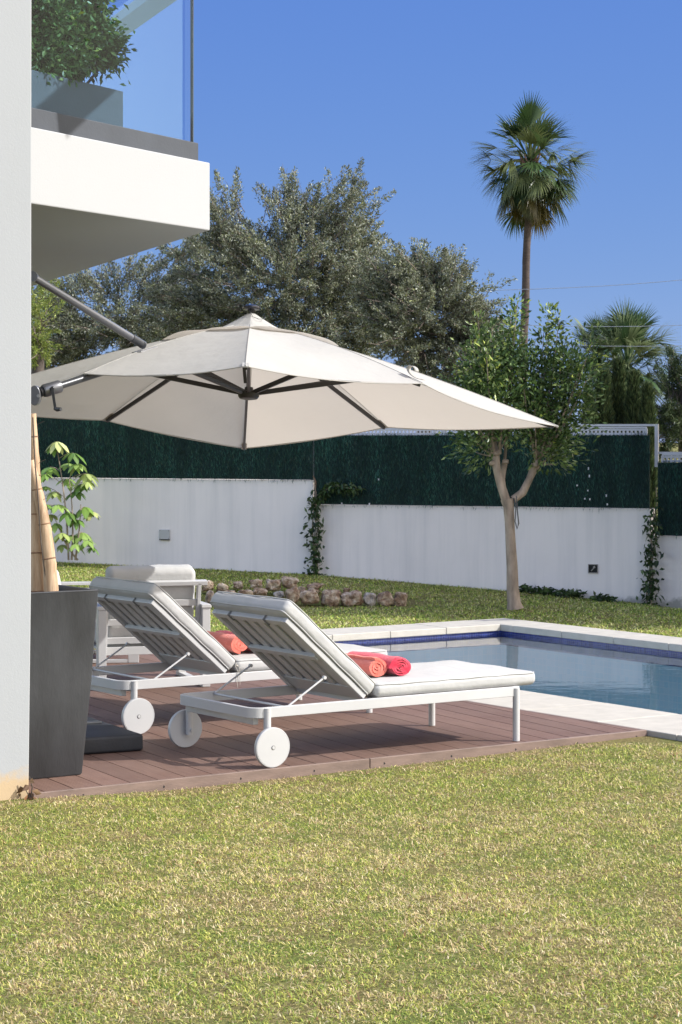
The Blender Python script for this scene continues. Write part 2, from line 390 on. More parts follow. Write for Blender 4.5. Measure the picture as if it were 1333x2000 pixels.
def rounded_box(h, r, seg=5, step=.06, bulge=0.0, wob=0.0, seed=0):
    """half extents h -> MB with rounded edges (puffed cushion)"""
    axes = []
    for k in range(3):
        n = max(2, int(2*(h[k]-r)/step)); core = np.linspace(-(h[k]-r), h[k]-r, n+1)
        e = np.array([(h[k]-r) + r*math.tan(t*math.pi/4/seg)/1.0 for t in range(1, seg+1)])
        axes.append(np.concatenate([-e[::-1], core, e]))
    mb = MB(); rr = np.random.default_rng(seed); ph = rr.random(6)*6
    def tr(p):
        p = np.array(p, float); core = np.array(h)-r
        q = np.clip(p, -core, core); d = p-q; L = np.linalg.norm(d)
        out = q + (d/L*r if L > 1e-9 else 0)
        if bulge:
            fx = 1-(p[0]/h[0])**2; fy = 1-(p[1]/h[1])**2
            out[2] += np.sign(p[2])*bulge*max(0, fx)**.5*max(0, fy)**.5 if abs(p[2]) > h[2]*.5 else 0
        if wob:
            out += wob*np.array([math.sin(p[1]*21+ph[0])*math.sin(p[2]*40+ph[1]), math.sin(p[0]*17+ph[2])*math.sin(p[2]*33+ph[3])+.5*math.sin(p[0]*47+ph[1]),
                                 math.sin(p[0]*13+ph[4])*math.sin(p[1]*15+ph[5])+.5*math.sin(p[0]*31+p[1]*23+ph[0])])
        return out
    for ax in range(3):
        a, b = [k for k in range(3) if k != ax]
        A, B = axes[a], axes[b]
        for sgn in (-1, 1):
            vs = []; fs = []
            for i in A:
                for j in B:
                    p = [0, 0, 0]; p[ax] = sgn*h[ax]; p[a] = i; p[b] = j; vs.append(tr(p))
            nb = len(B)
            for i in range(len(A)-1):
                for j in range(nb-1): fs.append((i*nb+j, (i+1)*nb+j, (i+1)*nb+j+1, i*nb+j+1))
            mb.add(vs, fs)
    return mb
def weld(o, d=1e-4):
    bm = bmesh.new(); bm.from_mesh(o.data); bmesh.ops.remove_doubles(bm, verts=bm.verts, dist=d)
    bmesh.ops.recalc_face_normals(bm, faces=bm.faces); bm.to_mesh(o.data); bm.free(); o.data.shade_smooth()
    return o

# ------------------------------------------------------------------ terrain
PU0, PU1, PV0, PV1 = 8.68, 11.60, 4.0, 14.40         # pool water rectangle in u, v
CU0, CU1, CV0, CV1 = 8.08, 12.00, 3.5, 14.85         # outer edge of the coping
GRASS_Z = -0.058
def wallY(x): return 23.5 - .404*np.asarray(x)
def zbase(x): return np.interp(x, [-8, -3.3, -1.2, -.3, 1.68, 3.15, 3.5, 9], [.24, .155, .105, .085, -.03, -.13, -.19, -.5])
def terrain(x, y):
    x = np.asarray(x, float); y = np.asarray(y, float)
    zb = zbase(x); wy = wallY(x)
    flat = -.03 + (GRASS_Z+.03)*(1-smooth(11.0, 14.0, y))
    flat = np.maximum(flat, np.interp(x*U.x+y*U.y, [4.4, 5.1, 6.6, 8.0], [-.022, -.052, -.050, -.032]))
    t1 = smooth(0, 1, (y-19.8)/np.maximum(wy-19.8, .1))
    t2 = smooth(20.75, 21.45, y)
    m = 1-smooth(.55, 1.1, x)
    t = t1*(1-m) + t2*m
    z = flat + (zb-flat)*t + .012*(fbm(x, y, 1.7, 3)-.5)*smooth(14, 17, y) + .02*(fbm(x, y, .8)-.5)*(1-smooth(9, 10, y))
    return z
def build_ground():
    def axis(lo, hi, cuts, fine0, fine1, step):
        a = list(np.arange(fine0, fine1, step)) + list(cuts)
        g = fine0; s = step
        while g > lo: s *= 1.35; g -= s; a.append(g)
        g = fine1; s = step
        while g < hi: s *= 1.35; g += s; a.append(g)
        a = np.unique(np.round(a, 4)); return a
    e = .03
    us = axis(-400, 400, [CU0+e, CU1-e], 1.0, 19.0, .2); vs = axis(-400, 400, [CV0+e, CV1-e], 3.0, 26.0, .2)
    UU, VV = np.meshgrid(us, vs, indexing='ij')
    X = UU*U.x + VV*V.x; Y = UU*U.y + VV*V.y; Z = terrain(X, Y)
    vert = np.stack([X, Y, Z], -1).reshape(-1, 3); nb = len(vs); fs = []
    cu = (us[:-1]+us[1:])/2; cv = (vs[:-1]+vs[1:])/2
    for i in range(len(us)-1):
        for j in range(nb-1):
            if CU0+e < cu[i] < CU1-e and CV0+e < cv[j] < CV1-e: continue
            fs.append((i*nb+j, (i+1)*nb+j, (i+1)*nb+j+1, i*nb+j+1))
    o = np_mesh('ground', vert, np.array(fs), 4, M['ground'], smooth=True); tag(o, kind='structure')
build_ground()

# ------------------------------------------------------------------ pool
def quad_obj(name, quads, m, kind='structure', uvs=None):
    me = bpy.data.meshes.new(name); vs = [tuple(p) for q in quads for p in q]
    me.from_pydata(vs, [], [tuple(range(i*4, i*4+4)) for i in range(len(quads))])
    l = me.uv_layers.new(name='UVMap')
    for i, q in enumerate(quads):
        a = (q[1]-q[0]).length; b = (q[3]-q[0]).length; o_ = (uvs[i] if uvs else 0)
        for k, (s, t) in enumerate(((0, 0), (a, 0), (a, b), (0, b))): l.data[i*4+k].uv = (s+o_, t)
    me.materials.append(m); o = bpy.data.objects.new(name, me); COL.objects.link(o); return tag(o, kind=kind)
WZ = -.083; D = -1.2; CT = -.056
c4 = [(PU0, PV0), (PU1, PV0), (PU1, PV1), (PU0, PV1)]
band = []; walls = []
for i in range(4):
    a = c4[i]; b = c4[(i+1) % 4]
    band.append([uvp(*a, CT-.12), uvp(*b, CT-.12), uvp(*b, CT), uvp(*a, CT)])
    walls.append([uvp(*a, D), uvp(*b, D), uvp(*b, CT-.12), uvp(*a, CT-.12)])
quad_obj('pool_tile_band', band, M['blue_tile'])
quad_obj('pool_basin', walls+[[uvp(*p, D) for p in c4]], M['pool_tile'])
quad_obj('water', [[uvp(*p, WZ) for p in c4]], M['water'])
def coping():
    mb = MB(); g = .004
    def run(along_u, lo, hi, a0, a1):
        n = max(1, round((hi-lo)/.62)); st = (hi-lo)/n
        for i in range(n):
            s0 = lo+i*st+g/2; s1 = lo+(i+1)*st-g/2
            if along_u: poly = [uvp(s0, a0), uvp(s1, a0), uvp(s1, a1), uvp(s0, a1)]
            else: poly = [uvp(a0, s0), uvp(a1, s0), uvp(a1, s1), uvp(a0, s1)]
            mb.prism(poly, CT, random.uniform(-.001, .001))
    run(False, CV0, CV1, CU0+.004, PU0+.02)                 # left, beside the deck
    run(True, PU0+.022, PU1-.022, PV1-.02, CV1)             # far
    run(False, CV0, CV1, PU1-.02, CU1)                      # right
    run(True, PU0+.022, PU1-.022, CV0, PV0+.02)
    o = mb.build('pool_coping', M['stone'], bevel=.006); tag(o, kind='structure')
    mb = MB()                                               # mortar bed under the slabs
    for a, b, c, d in ((CU0+.02, PU0-.004, CV0, CV1-.01), (PU1+.004, CU1-.01, CV0, CV1-.01), (PU0-.004, PU1+.004, PV1+.004, CV1-.01), (PU0-.004, PU1+.004, CV0, PV0-.004)):
        mb.prism([uvp(a, c), uvp(b, c), uvp(b, d), uvp(a, d)], -.3, CT-.001 if 0 else -.012)
    o = mb.build('pool_coping_bed', m_simple('mortar', (.36, .33, .29), .9)); tag(o, kind='structure')
coping()

# ------------------------------------------------------------------ deck
DU0, DU1, DV0, DV1 = 4.386, 8.076, 8.765, 14.3
def clip_poly(poly, n, d):
    out = []
    for i in range(len(poly)):
        a = poly[i]; b = poly[(i+1) % len(poly)]; da = a.dot(n)-d; db = b.dot(n)-d
        if da >= 0: out.append(a)
        if (da >= 0) != (db >= 0): out.append(a + (b-a)*(da/(da-db)))
    return out
def deck():
    root = bpy.data.objects.new('pool_deck', None); COL.objects.link(root); tag(root, kind='structure')
    B = Vector((math.cos(BOARD_ANG), math.sin(BOARD_ANG), 0)); A = Vector((-B.y, B.x, 0))*-1
    rect = [uvp(DU0, DV0+.024), uvp(DU1-.03, DV0+.024), uvp(DU1-.03, DV1), uvp(DU0, DV1)]
    verts = []; faces = []; cols = []; p0 = .146; gap = .006
    k0 = int(min(r.dot(A) for r in rect)/p0)-1; k1 = int(max(r.dot(A) for r in rect)/p0)+1
    for k in range(k0, k1+1):
        poly = clip_poly(clip_poly(rect, A, k*p0+gap/2), -A, -((k+1)*p0-gap/2))
        if len(poly) < 3: continue
        t = random.uniform(.84, 1.12); n = len(poly); o = len(verts)
        for z in (-.022, 0.0):
            for p in poly: verts.append((p.x, p.y, z)); cols.append((t, t*random.uniform(.985, 1.0), t*.985))
        faces += [tuple(o+i for i in range(n-1, -1, -1)), tuple(o+n+i for i in range(n))]
        faces += [(o+i, o+(i+1) % n, o+n+(i+1) % n, o+n+i) for i in range(n)]
    def mk(name, verts, faces, cols, bev):
        me = bpy.data.meshes.new(name); me.from_pydata(verts, [], faces); me.materials.append(M['deck'])
        a = me.attributes.new('tone', 'FLOAT_COLOR', 'POINT')
        a.data.foreach_set('color', np.array([(*c, 1) for c in cols], dtype=np.float32).ravel())
        if name == 'edge_board': me.materials[0] = M['deck_edge']
        o = bpy.data.objects.new(name, me); COL.objects.link(o); o.parent = root
        if bev: b = o.modifiers.new('b', 'BEVEL'); b.width = bev; b.segments = 1; b.limit_method = 'ANGLE'
        return o
    mk('boards', verts, faces, cols, .0015)
    mb = MB()                                               # edge boards
    L = DU1-DU0; n = 2
    for i in range(n):
        a = DU0+i*L/n+.002; b = DU0+(i+1)*L/n-.002
        mb.prism([uvp(a, DV0), uvp(b, DV0), uvp(b, DV0+.021), uvp(a, DV0+.021)], -.066, .001)
    mb.prism([uvp(DU1-.027, DV0+.024), uvp(DU1, DV0+.024), uvp(DU1, DV1), uvp(DU1-.027, DV1)], -.066, .0005)
    mk('edge_board', mb.v, mb.f, [(1, 1, 1)]*len(mb.v), .002)
    mb = MB()
    for i in range(9):
        u_ = DU0+.25+i*.42
        mb = MB(); mb.lathe([(.006, 0), (.005, .0015)], uvp(u_, DV0-.001, -.03), 8, 'Y'); mb.build('screw_head', M['dark_metal'], root)
    mb = MB(); mb.prism([uvp(DU0+.03, DV0+.03), uvp(DU1-.04, DV0+.03), uvp(DU1-.04, DV1-.03), uvp(DU0+.03, DV1-.03)], -.068, -.05)
    mb.build('joist_bed', M['black'], root)
deck()

# ------------------------------------------------------------------ house (pillar, balcony, glass)
def house():
    root = thing('house', 'white rendered villa corner with pillar and glass railed balcony jutting over the terrace', 'house', (-1.398, 9.73, -.03))
    o0 = root.location
    def L(p): return Vector(p)-o0
    # pillar: right front edge leans by 16 mm over its height as in the photo
    mb = MB(); c = Vector((-1.398, 9.73, 0))
    z0, z1 = -.12, 5.2
    base = [c, c+V*.36, c+V*.36-U*2.2, c-U*2.2]
    mid = [p + (Vector((.0125, 0, 0)) if i < 2 else Vector()) for i, p in enumerate(base)]
    top = [p + (Vector((.0165, 0, 0)) if i < 2 else Vector()) for i, p in enumerate(base)]
    vs = [L((p.x, p.y, z0)) for p in base]+[L((p.x, p.y, .9)) for p in mid]+[L((p.x, p.y, z1)) for p in top]
    fs = [(0, 1, 2, 3)[::-1], (8, 9, 10, 11)]
    for k in (0, 4): fs += [(k+i, k+(i+1) % 4, k+4+(i+1) % 4, k+4+i) for i in range(4)]
    mb.add(vs, fs); mb.build('pillar', M['plaster'], root, bevel=.006)
    # balcony slab
    d1 = Vector((-.4907, -.8713, 0)); d2 = Vector((-.339, .941, 0))      # along the front face to the left, along the side
    K = Vector((-.725, 12.0, 0))
    poly = [K, K+d1*4.5, K+d1*4.5+d2*9-Vector((1, 0, 0)), K+d2*4.2-Vector((.0, 0, 0))]
    poly = [K, K+d1*1.95, K+d1*1.95+Vector((-3.5, 1.6, 0)), K+d2*5.2]
    mb = MB(); mb.prism([L(p) for p in poly], 2.73-o0.z, 3.104-o0.z); mb.build('balcony_slab', M['plaster_clean'], root, bevel=.006)
    def face(px, inset):                                     # point on the balcony face line pushed back by inset
        nrm_ = Vector((d1.y, -d1.x, 0))*-1
        if nrm_.y < 0: nrm_ = -nrm_
        k = (px-666.5)/F; Q = K + nrm_*inset
        t = (k*Q.y-Q.x)/(d1.x-k*d1.y); return Q+d1*t
    a = face(388, .03); b = face(20, .03)
    sl = (b-a).normalized()
    back = lambda p, w: p + Vector((sl.y, -sl.x, 0))*w*(1 if Vector((sl.y, -sl.x, 0)).y > 0 else -1)
    mb = MB(); mb.prism([L(q) for q in (a, b, back(b, .16), back(a, .16))], 3.106-o0.z, 3.207-o0.z)
    mb.prism([L(q) for q in (back(a, .162), back(a, .162)+d2*5, back(a, .162)+d2*5-Vector((.16, 0, 0)), back(a, .162)-Vector((.16, 0.03, 0)))], 3.106-o0.z, 3.205-o0.z)
    mb.build('parapet', M['curb'], root, bevel=.004)
    ga = face(376.5, .045); gb = face(20, .045)
    mb = MB(); mb.prism([L(q) for q in (ga, gb, back(gb, .014), back(ga, .014))], 3.209-o0.z, 4.22-o0.z)
    g = mb.build('glass_panel', M['glass'], root)
    mb = MB(); e1 = ga-sl*.010
    mb.prism([L(q) for q in (e1, ga-sl*.0015, back(ga-sl*.0015, .016), back(e1, .016))], 3.209-o0.z, 4.22-o0.z)
    mb.build('edge', M['glass_edge'], g)
    ms = MB(); p1 = back(ga, .05)                            # side pane running back along the balcony
    ms.prism([L(q) for q in (p1, p1+d2*4.6, p1+d2*4.6-Vector((.014, 0, 0)), p1-Vector((.014, 0, 0)))], 3.209-o0.z, 4.22-o0.z)
    ms.build('glass_panel', M['glass'], root)
    # roof slab of the upper floor, parallel to the balcony side
    P = at(208, 52, 19.0); mb = MB()
    A0 = P - d2*9; A1 = P + d2*6
    for q in (A0, A1): q.z = 0
    mb.prism([L(q) for q in (A0, A1, A1+Vector((.24, 0, 0)), A0+Vector((.24, 0, 0)))], P.z-.03-o0.z, P.z+.05-o0.z)
    mb.build('pergola_beam', M['plaster_clean'], root)
    return face, back, sl
FACE, BACK, SL = house()

# ------------------------------------------------------------------ leaf clouds and trees
def pick(cols, wts, n, rng, jit=.18):
    c = np.array(cols)[rng.choice(len(cols), n, p=np.array(wts)/sum(wts))]
    return np.clip(c*(1+rng.normal(0, jit, (n, 1))), .003, 1)
def cloud(name, parent, centers, per, spread, L, W, cols, wts, seed, m='leaf', up=.25, droop=.1, center=None):
    rng = np.random.default_rng(seed); centers = np.array(centers); mid_ = centers.mean(0)
    ax = nrm(nrm((centers-mid_)*np.array([1, 1, .8]))+rng.normal(0, .45, centers.shape)+np.array([0, 0, .35])); axr = np.repeat(ax, per, axis=0)
    cs = np.repeat(np.array(centers), per, axis=0); n = len(cs)
    sp = np.repeat(np.broadcast_to(spread, (len(centers),)), per)[:, None]
    off = nrm(rng.normal(size=(n, 3)))*rng.random((n, 1))**.5*sp*np.array([1, 1, .8])
    tt_ = rng.uniform(-.9, 1.5, (n, 1))
    off = axr*tt_*sp*1.25+off*.50*(1.15-.5*np.abs(tt_-.2))
    P = cs+off; D_ = axr*.6+nrm(off)*.4+rng.normal(0, .6, (n, 3))+np.array([0, 0, up])
    C = pick(cols, wts, n, rng); tint = np.repeat(rng.normal(1, .13, (len(centers), 1)), per, axis=0); C = np.clip(C*tint, .003, 1)
    Vv, Tt, Cc = leaf_arrays(P, D_, L*rng.uniform(.6, 1.3, n), W*rng.uniform(.7, 1.2, n), C, rng, droop=droop)
    return np_mesh(name, Vv, Tt, 3, M[m], parent, Cc)

def blob_points(blobs, n, rng, shell=.35):
    """n points inside ellipsoids (x,y,z,rx,ry,rz), more of them near the surface"""
    vol = np.array([b[3]*b[4]*b[5] for b in blobs])**.75; idx = rng.choice(len(blobs), n, p=vol/vol.sum()); B = np.array(blobs)[idx]
    d = nrm(rng.normal(size=(n, 3)))*(rng.random((n, 1))**shell)
    return B[:, :3]+d*B[:, 3:6]
def branch_tree(name, parent, root_pts, targets, m, r0, rmin, rng, seg=6):
    """joins every target to the nearest node that is closer to the trunk: a branching skeleton of tapered tubes"""
    nodes = [Vector(p) for p in root_pts]; rad = list(np.linspace(r0, r0*.55, len(nodes)))
    mb = MB(); mb.tube(nodes, rad, 10)
    order = np.argsort([(Vector(t)-nodes[-1]).length for t in targets])
    base = len(nodes)
    for i in order:
        t = Vector(targets[i])
        best = min(range(max(0, base//2), len(nodes)), key=lambda k: (nodes[k]-t).length*(1.0 if k >= base-1 else 1.25) + .15*abs(nodes[k].z-t.z))
        a = nodes[best]; ra = max(rmin, rad[best]*.72)
        d = t-a
        mid = a+d*.5+Vector((rng.normal()*.08, rng.normal()*.08, .06+rng.normal()*.05))*d.length
        rt = max(rmin*.6, ra*.6)
        mb.tube([a, a.lerp(mid, .55)+(mid-a)*.02, mid, t], [ra, ra*.9, (ra+rt)/2, rt], seg, caps=False)
        nodes.append(mid); rad.append((ra+rt)/2); nodes.append(t); rad.append(rt)
    return mb.build(name, m, parent, smooth=True)

OLIVE = [(.170, .190, .115), (.25, .27, .19), (.10, .115, .070), (.42, .44, .36), (.20, .165, .12), (.25, .28, .10)]
OLW = [4, 4, 3, 1.6, .9, .8]
M['twig'] = m_simple('twig', (.17, .135, .11), .9, .2)
def tt_c(blobs): a = np.array(blobs); return a[:, :3].mean(0)
def far_tree(label, Y, trunk_px, trunk_top, blobs_px, seed, nclump, per, cols=OLIVE, wts=OLW, spread=.26, L=.062, W=.023, dy=1.0, mtrunk='bark_dark', r0=.13, gnd=-.25, cat='tree', name='broadleaf_tree', twig=.006, up=.25, shell=.35):
    rng = np.random.default_rng(seed)
    base = at(trunk_px, 1000, Y); base.z = gnd
    root = thing(name, label, cat, base); s = Y/F
    blobs = []
    for (x, y, rx, ry) in blobs_px:
        y += 16 if Y == 31 else 6
        p = at(x, y, Y); blobs.append((p.x-base.x, 0, p.z-base.z, rx*s, max(rx, ry)*s*dy, ry*s))
    C = blob_points(blobs, nclump, rng, shell); q_ = fbm(C[:, 0]*1.0+7, C[:, 2], 1.6, seed); C = C[q_ > np.quantile(q_, .07)]; nclump = len(C)
    C = C+nrm(C-np.array([tt_c(blobs)]))*rng.exponential(.07, (nclump, 1))*(C[:, 2:3] > 2.0)
    tt = at(*trunk_top, Y)-base
    rp = [(0, 0, 0), (tt.x*.3+.05, .03, tt.z*.4), (tt.x*.6, -.04, tt.z*.75), (tt.x, 0, tt.z)]
    branch_tree('trunk', root, rp, C[::2] if nclump > 120 else C, M[mtrunk], r0, twig, rng)
    mt = MB(); mid_ = C.mean(0)
    for q in C[rng.random(len(C)) < .5]:
        dd = Vector(nrm(np.array(q)-mid_))+Vector(rng.normal(0, .35, 3))+Vector((0, 0, .35)); dd.normalize(); q = Vector(q); Lq = spread*1.7
        mt.tube([q-dd*Lq*.9, q+Vector(rng.normal(0, .02, 3)), q+dd*Lq], [twig*1.3, twig, twig*.4], 3, caps=False)
    mt.build('twigs', M['twig'], root)
    cloud('crown', root, C, per, spread*rng.uniform(.6, 1.25, nclump), L, W, cols, wts, seed+1, up=up)
    return root

far_tree('tallest grey green tree behind the parasol, its ragged top left of the tall palm', 31, 520, (500, 640),
         [(560, 520, 170, 130), (440, 400, 42, 62), (500, 420, 60, 55), (590, 430, 70, 55), (655, 400, 55, 52), (680, 360, 28, 22), (640, 500, 100, 90), (430, 620, 110, 70), (600, 640, 150, 80), (690, 590, 80, 90), (450, 500, 50, 60), (700, 460, 34, 50), (425, 345, 22, 24), (560, 375, 30, 20), (715, 400, 20, 26), (740, 560, 60, 70), (380, 560, 70, 60), (520, 470, 80, 60)], 21, 1250, 135, spread=.16, L=.050, W=.018, twig=.005)
far_tree('rounded grey green tree right of the parasol top and behind the pale trunked garden tree', 29, 830, (820, 680),
         [(820, 590, 85, 85), (800, 540, 60, 45), (880, 600, 65, 65), (925, 640, 42, 50), (780, 650, 90, 70), (880, 690, 75, 60), (820, 530, 28, 24), (945, 690, 30, 40), (750, 560, 50, 50), (860, 545, 50, 35)], 33, 640, 135, spread=.155, L=.048, W=.018, twig=.005)
far_tree('sparse grey tree left of the tallest one with sky showing through below the balcony', 33, 230, (250, 660),
         [(170, 570, 80, 40), (280, 550, 85, 45), (360, 520, 50, 40), (310, 630, 90, 50), (180, 650, 80, 50), (110, 690, 60, 40), (100, 600, 35, 40), (390, 470, 35, 30), (250, 640, 120, 60), (140, 640, 70, 50)], 47, 560, 125, spread=.17, L=.052, W=.019, twig=.005)
far_tree('thin dark stemmed tree between the balcony corner and the tallest tree', 34, 372, (386, 480),
         [(390, 470, 32, 22), (350, 490, 28, 16), (430, 470, 30, 22)], 51, 26, 90, spread=.16, r0=.055)
far_tree('bright yellow green bush tree at the left edge above the parasol', 27, 70, (75, 660),
         [(72, 605, 26, 44), (60, 650, 28, 30)], 53, 40, 200, cols=[(.24, .30, .06), (.14, .20, .05), (.33, .36, .10)], wts=[3, 2, 2], spread=.14, L=.05, W=.012)
# dark conifers at the right edge
CON = [(.048, .078, .034), (.078, .115, .045), (.032, .052, .026), (.11, .145, .06)]
far_tree('dark bushy conifer at the right edge beyond the lower fence panel', 30, 1335, (1338, 760),
         [(1325, 850, 62, 50), (1345, 780, 50, 60), (1310, 790, 34, 40), (1322, 735, 16, 30)], 61, 110, 260, cols=CON, wts=[3, 3, 2, 1], spread=.17, L=.06, W=.012, name='conifer')
def cypress(label, px, top, wpx, Y, seed):
    rng = np.random.default_rng(seed); base = at(px, 1000, Y); base.z = -.3
    root = thing('cypress', label, 'cypress', base, group='cypresses below the short palm'); s = Y/F
    h = at(px, top, Y).z+.3; n = 11000
    t = rng.random(n)**.8; rad = wpx*s*np.minimum(1, (1-t)*2.2+.08)**.7*(.75+.35*vnoise(t*9, t*0+seed, 1.3))
    a = rng.random(n)*2*np.pi; rr = rad*rng.random(n)**.4*(1+.18*np.sin(a*5+t*13))
    P = np.stack([rr*np.cos(a), rr*np.sin(a), .4+t*(h-.4)], 1)
    D_ = np.stack([np.cos(a)*.35, np.sin(a)*.35, np.ones(n)*1.2], 1)+rng.normal(0, .25, (n, 3))
    C = pick(CON+[(.10, .115, .045)], [3, 4, 2, 2, 1], n, rng, .25)
    Vv, Tt, Cc = leaf_arrays(P, D_, rng.uniform(.07, .15, n), .016, C, rng)
    mb = MB(); mb.tube([(0, 0, 0), (0, 0, h*.6)], [.07, .03], 8); mb.build('trunk', M['bark_dark'], root, smooth=True)
    np_mesh('crown', Vv, Tt, 3, M['leaf'], root, Cc)
for i, a in enumerate([('cypress furthest left of the row under the short palm', 1152, 772, 17, 27.5), ('broad cypress second from the left under the short palm', 1180, 735, 22, 27.6),
          ('tall cypress just left of the short palm stem', 1209, 712, 20, 27.8), ('cypress right of the short palm stem', 1238, 738, 19, 27.6), ('lowest cypress at the right end of the row beside the conifer', 1266, 762, 17, 27.4),
          ]):
    cypress(*a, 70+i)

# ------------------------------------------------------------------ fan palms
def fan_palm(name, label, px, cy, Y, rad_px, trunk_w, n_leaf, seed, lo, hi, droopy, dead=0, gnd=-.3, cols=None, lean=0.0, tmax=1.0):
    rng = np.random.default_rng(seed); s = Y/F; Rr = rad_px*s
    cpt = at(px, cy, Y); base = Vector((cpt.x-lean, Y, gnd)); root = thing(name, label, 'palm tree', base)
    top = cpt-base
    mb = MB(); k = 24
    pts = [Vector((top.x*(i/k)**1.3+.01*math.sin(i), 0, top.z*i/k)) for i in range(k+1)]
    mb.tube(pts, [trunk_w*s*.5*(1.0-.25*i/k)*(1+.05*(i % 2)) for i in range(k+1)], 12)
    mb.build('trunk', M['palm_trunk'], root, smooth=True)
    V_, F_, C_ = [], [], []
    def leaf(az, el, pet, L, nseg, sag, col, spreadang=2.1):
        d = np.array([math.cos(az)*math.cos(el), math.sin(az)*math.cos(el), math.sin(el)])
        side = nrm(np.cross(d, [0, 0, 1.0])); upv = np.cross(side, d)
        o = np.array(top)+np.array([0, 0, rng.uniform(-.35, .15)*Rr*.3])
        # petiole bends down
        hub = o+d*pet-np.array([0, 0, 1])*pet*.25*sag
        b = len(V_); wv = .018*Rr
        for q in (o, hub):
            V_.extend([q+side*wv, q-side*wv]); C_.extend([col*1.1]*2)
        F_.append((b, b+1, b+3)); F_.append((b, b+3, b+2))
        d2 = nrm(d-np.array([0, 0, 1])*((.50 if el > R(50) else .95)*min(sag, .9) if droopy else .25)); upv = nrm(np.cross(side, d2)); tw = rng.normal(0, .55 if droopy else .45)
        side2 = nrm(side*math.cos(tw)+upv*math.sin(tw)); 
        for j in range(nseg):
            a = (j/(nseg-1)-.5)*2*spreadang*.5*1.0
            a = a*1.0
            dir_ = nrm(d2*math.cos(a)+side2*math.sin(a)-upv*.12*abs(math.sin(a))+upv*rng.normal(0, .05))
            l = L*(1-.22*abs(a)/1.6)*rng.uniform(.9, 1.08); perp = nrm(np.cross(dir_, upv)); wd = L*.027
            p = hub; b = len(V_); pv = dir_.copy()
            widths = (.35, 1.0, .75, .32, .05); steps = (0, .35, .3, .2, .15)
            for q, (wq, st) in enumerate(zip(widths, steps)):
                g = 0 if q < 2 else sag*(.28*(q-1)**1.15)
                pv = nrm(pv-np.array([0, 0, 1])*g*.6); p = p+pv*l*st
                V_.extend([p+perp*wd*wq, p-perp*wd*wq]); C_.extend([col*rng.uniform(.85, 1.15)]*2)
            for q in range(4):
                c = b+q*2; F_.append((c, c+1, c+3)); F_.append((c, c+3, c+2))
    greens = cols or [(.050, .090, .030), (.08, .125, .045), (.035, .062, .028), (.15, .18, .075)]
    ga = 2.39996
    for i in range(n_leaf):
        t = (i+.5)/n_leaf; el = R(hi+(lo-hi)*t**.9)+rng.normal(0, .10)
        c = np.array(greens[rng.integers(len(greens))])
        if droopy and t > .78: c = np.array([(.20, .16, .05), (.11, .10, .04), (.085, .09, .035)][rng.integers(3)])
        leaf(i*ga+rng.normal(0, .15), el, Rr*rng.uniform(.30, .66)*tmax, Rr*rng.uniform(.42, .58), 24, droopy*(.30+1.0*t) if droopy else .22+.2*t, c)
    np_mesh('crown', np.array(V_), np.array(F_), 3, M['leaf_glossy'], root, np.clip(np.array(C_), .003, 1))
    if dead:
        V_, F_, C_ = [], [], []
        for i in range(dead):
            leaf(rng.random()*6.28, R(rng.uniform(-80, -55)), Rr*.22, Rr*rng.uniform(.45, .75), 14, .9, np.array([(.16, .115, .08), (.10, .07, .05), (.21, .16, .10)][rng.integers(3)]), 1.0)
        np_mesh('dead_fronds', np.array(V_), np.array(F_), 3, M['leaf'], root, np.clip(np.array(C_), .003, 1))
        mb = MB()
        for i in range(26):
            a = rng.random()*6.28; z = rng.uniform(-.35, .05)*Rr
            mb.tube([Vector((0, 0, z))+top, top+Vector((math.cos(a)*.09*Rr, math.sin(a)*.09*Rr, z-.02)), top+Vector((math.cos(a)*.17*Rr, math.sin(a)*.17*Rr, z+.20*Rr))], [.03*Rr, .028*Rr, .012*Rr], 5)
        mb.build('leaf_bases', m_simple('leaf_base', (.13, .075, .055), .8, .4, 20), root, smooth=True)
fan_palm('fan_palm', 'tall slender fan palm with a shaggy crown standing high against the sky', 1036, 316, 62, 126, 18, 84, 81, -74, 80, .70, dead=14, lean=.28)
fan_palm('fan_palm', 'short broad fan palm rising behind the cypresses on the right', 1226, 712, 52, 120, 17, 96, 82, -30, 86, 0, gnd=-.3,
         cols=[(.06, .105, .045), (.10, .155, .065), (.04, .075, .032), (.22, .27, .14)])
fan_palm('fan_palm', 'smaller fan palm half hidden left of the short broad one', 1172, 700, 55, 90, 14, 60, 83, -24, 80, 0,
         cols=[(.07, .105, .05), (.10, .14, .07), (.05, .08, .04)])

# ------------------------------------------------------------------ cables
for i, ((x0, y0), (x1, y1), lab) in enumerate([((930, 567), (1420, 525), 'highest thin cable crossing the sky right of the tall palm'), ((985, 633), (1420, 618), 'middle thin cable passing just above the short palm crown'),
                             ((960, 668), (1420, 660), 'lowest thin cable passing behind the short palm crown')]):
    mb = MB(); Y = 48+i; a = at(x0, y0, Y); b = at(x1, y1, Y)
    a = a+(a-b)*.02; b2 = b+(b-a)*.5
    pts = [a.lerp(b2, t/12)-Vector((0, 0, .16*math.sin(math.pi*t/12))) for t in range(13)]
    mb.tube(pts, .0065, 5)
    tag(mb.build('power_cable', M['cable'], smooth=True), lab, 'cable', 'cables across the sky')

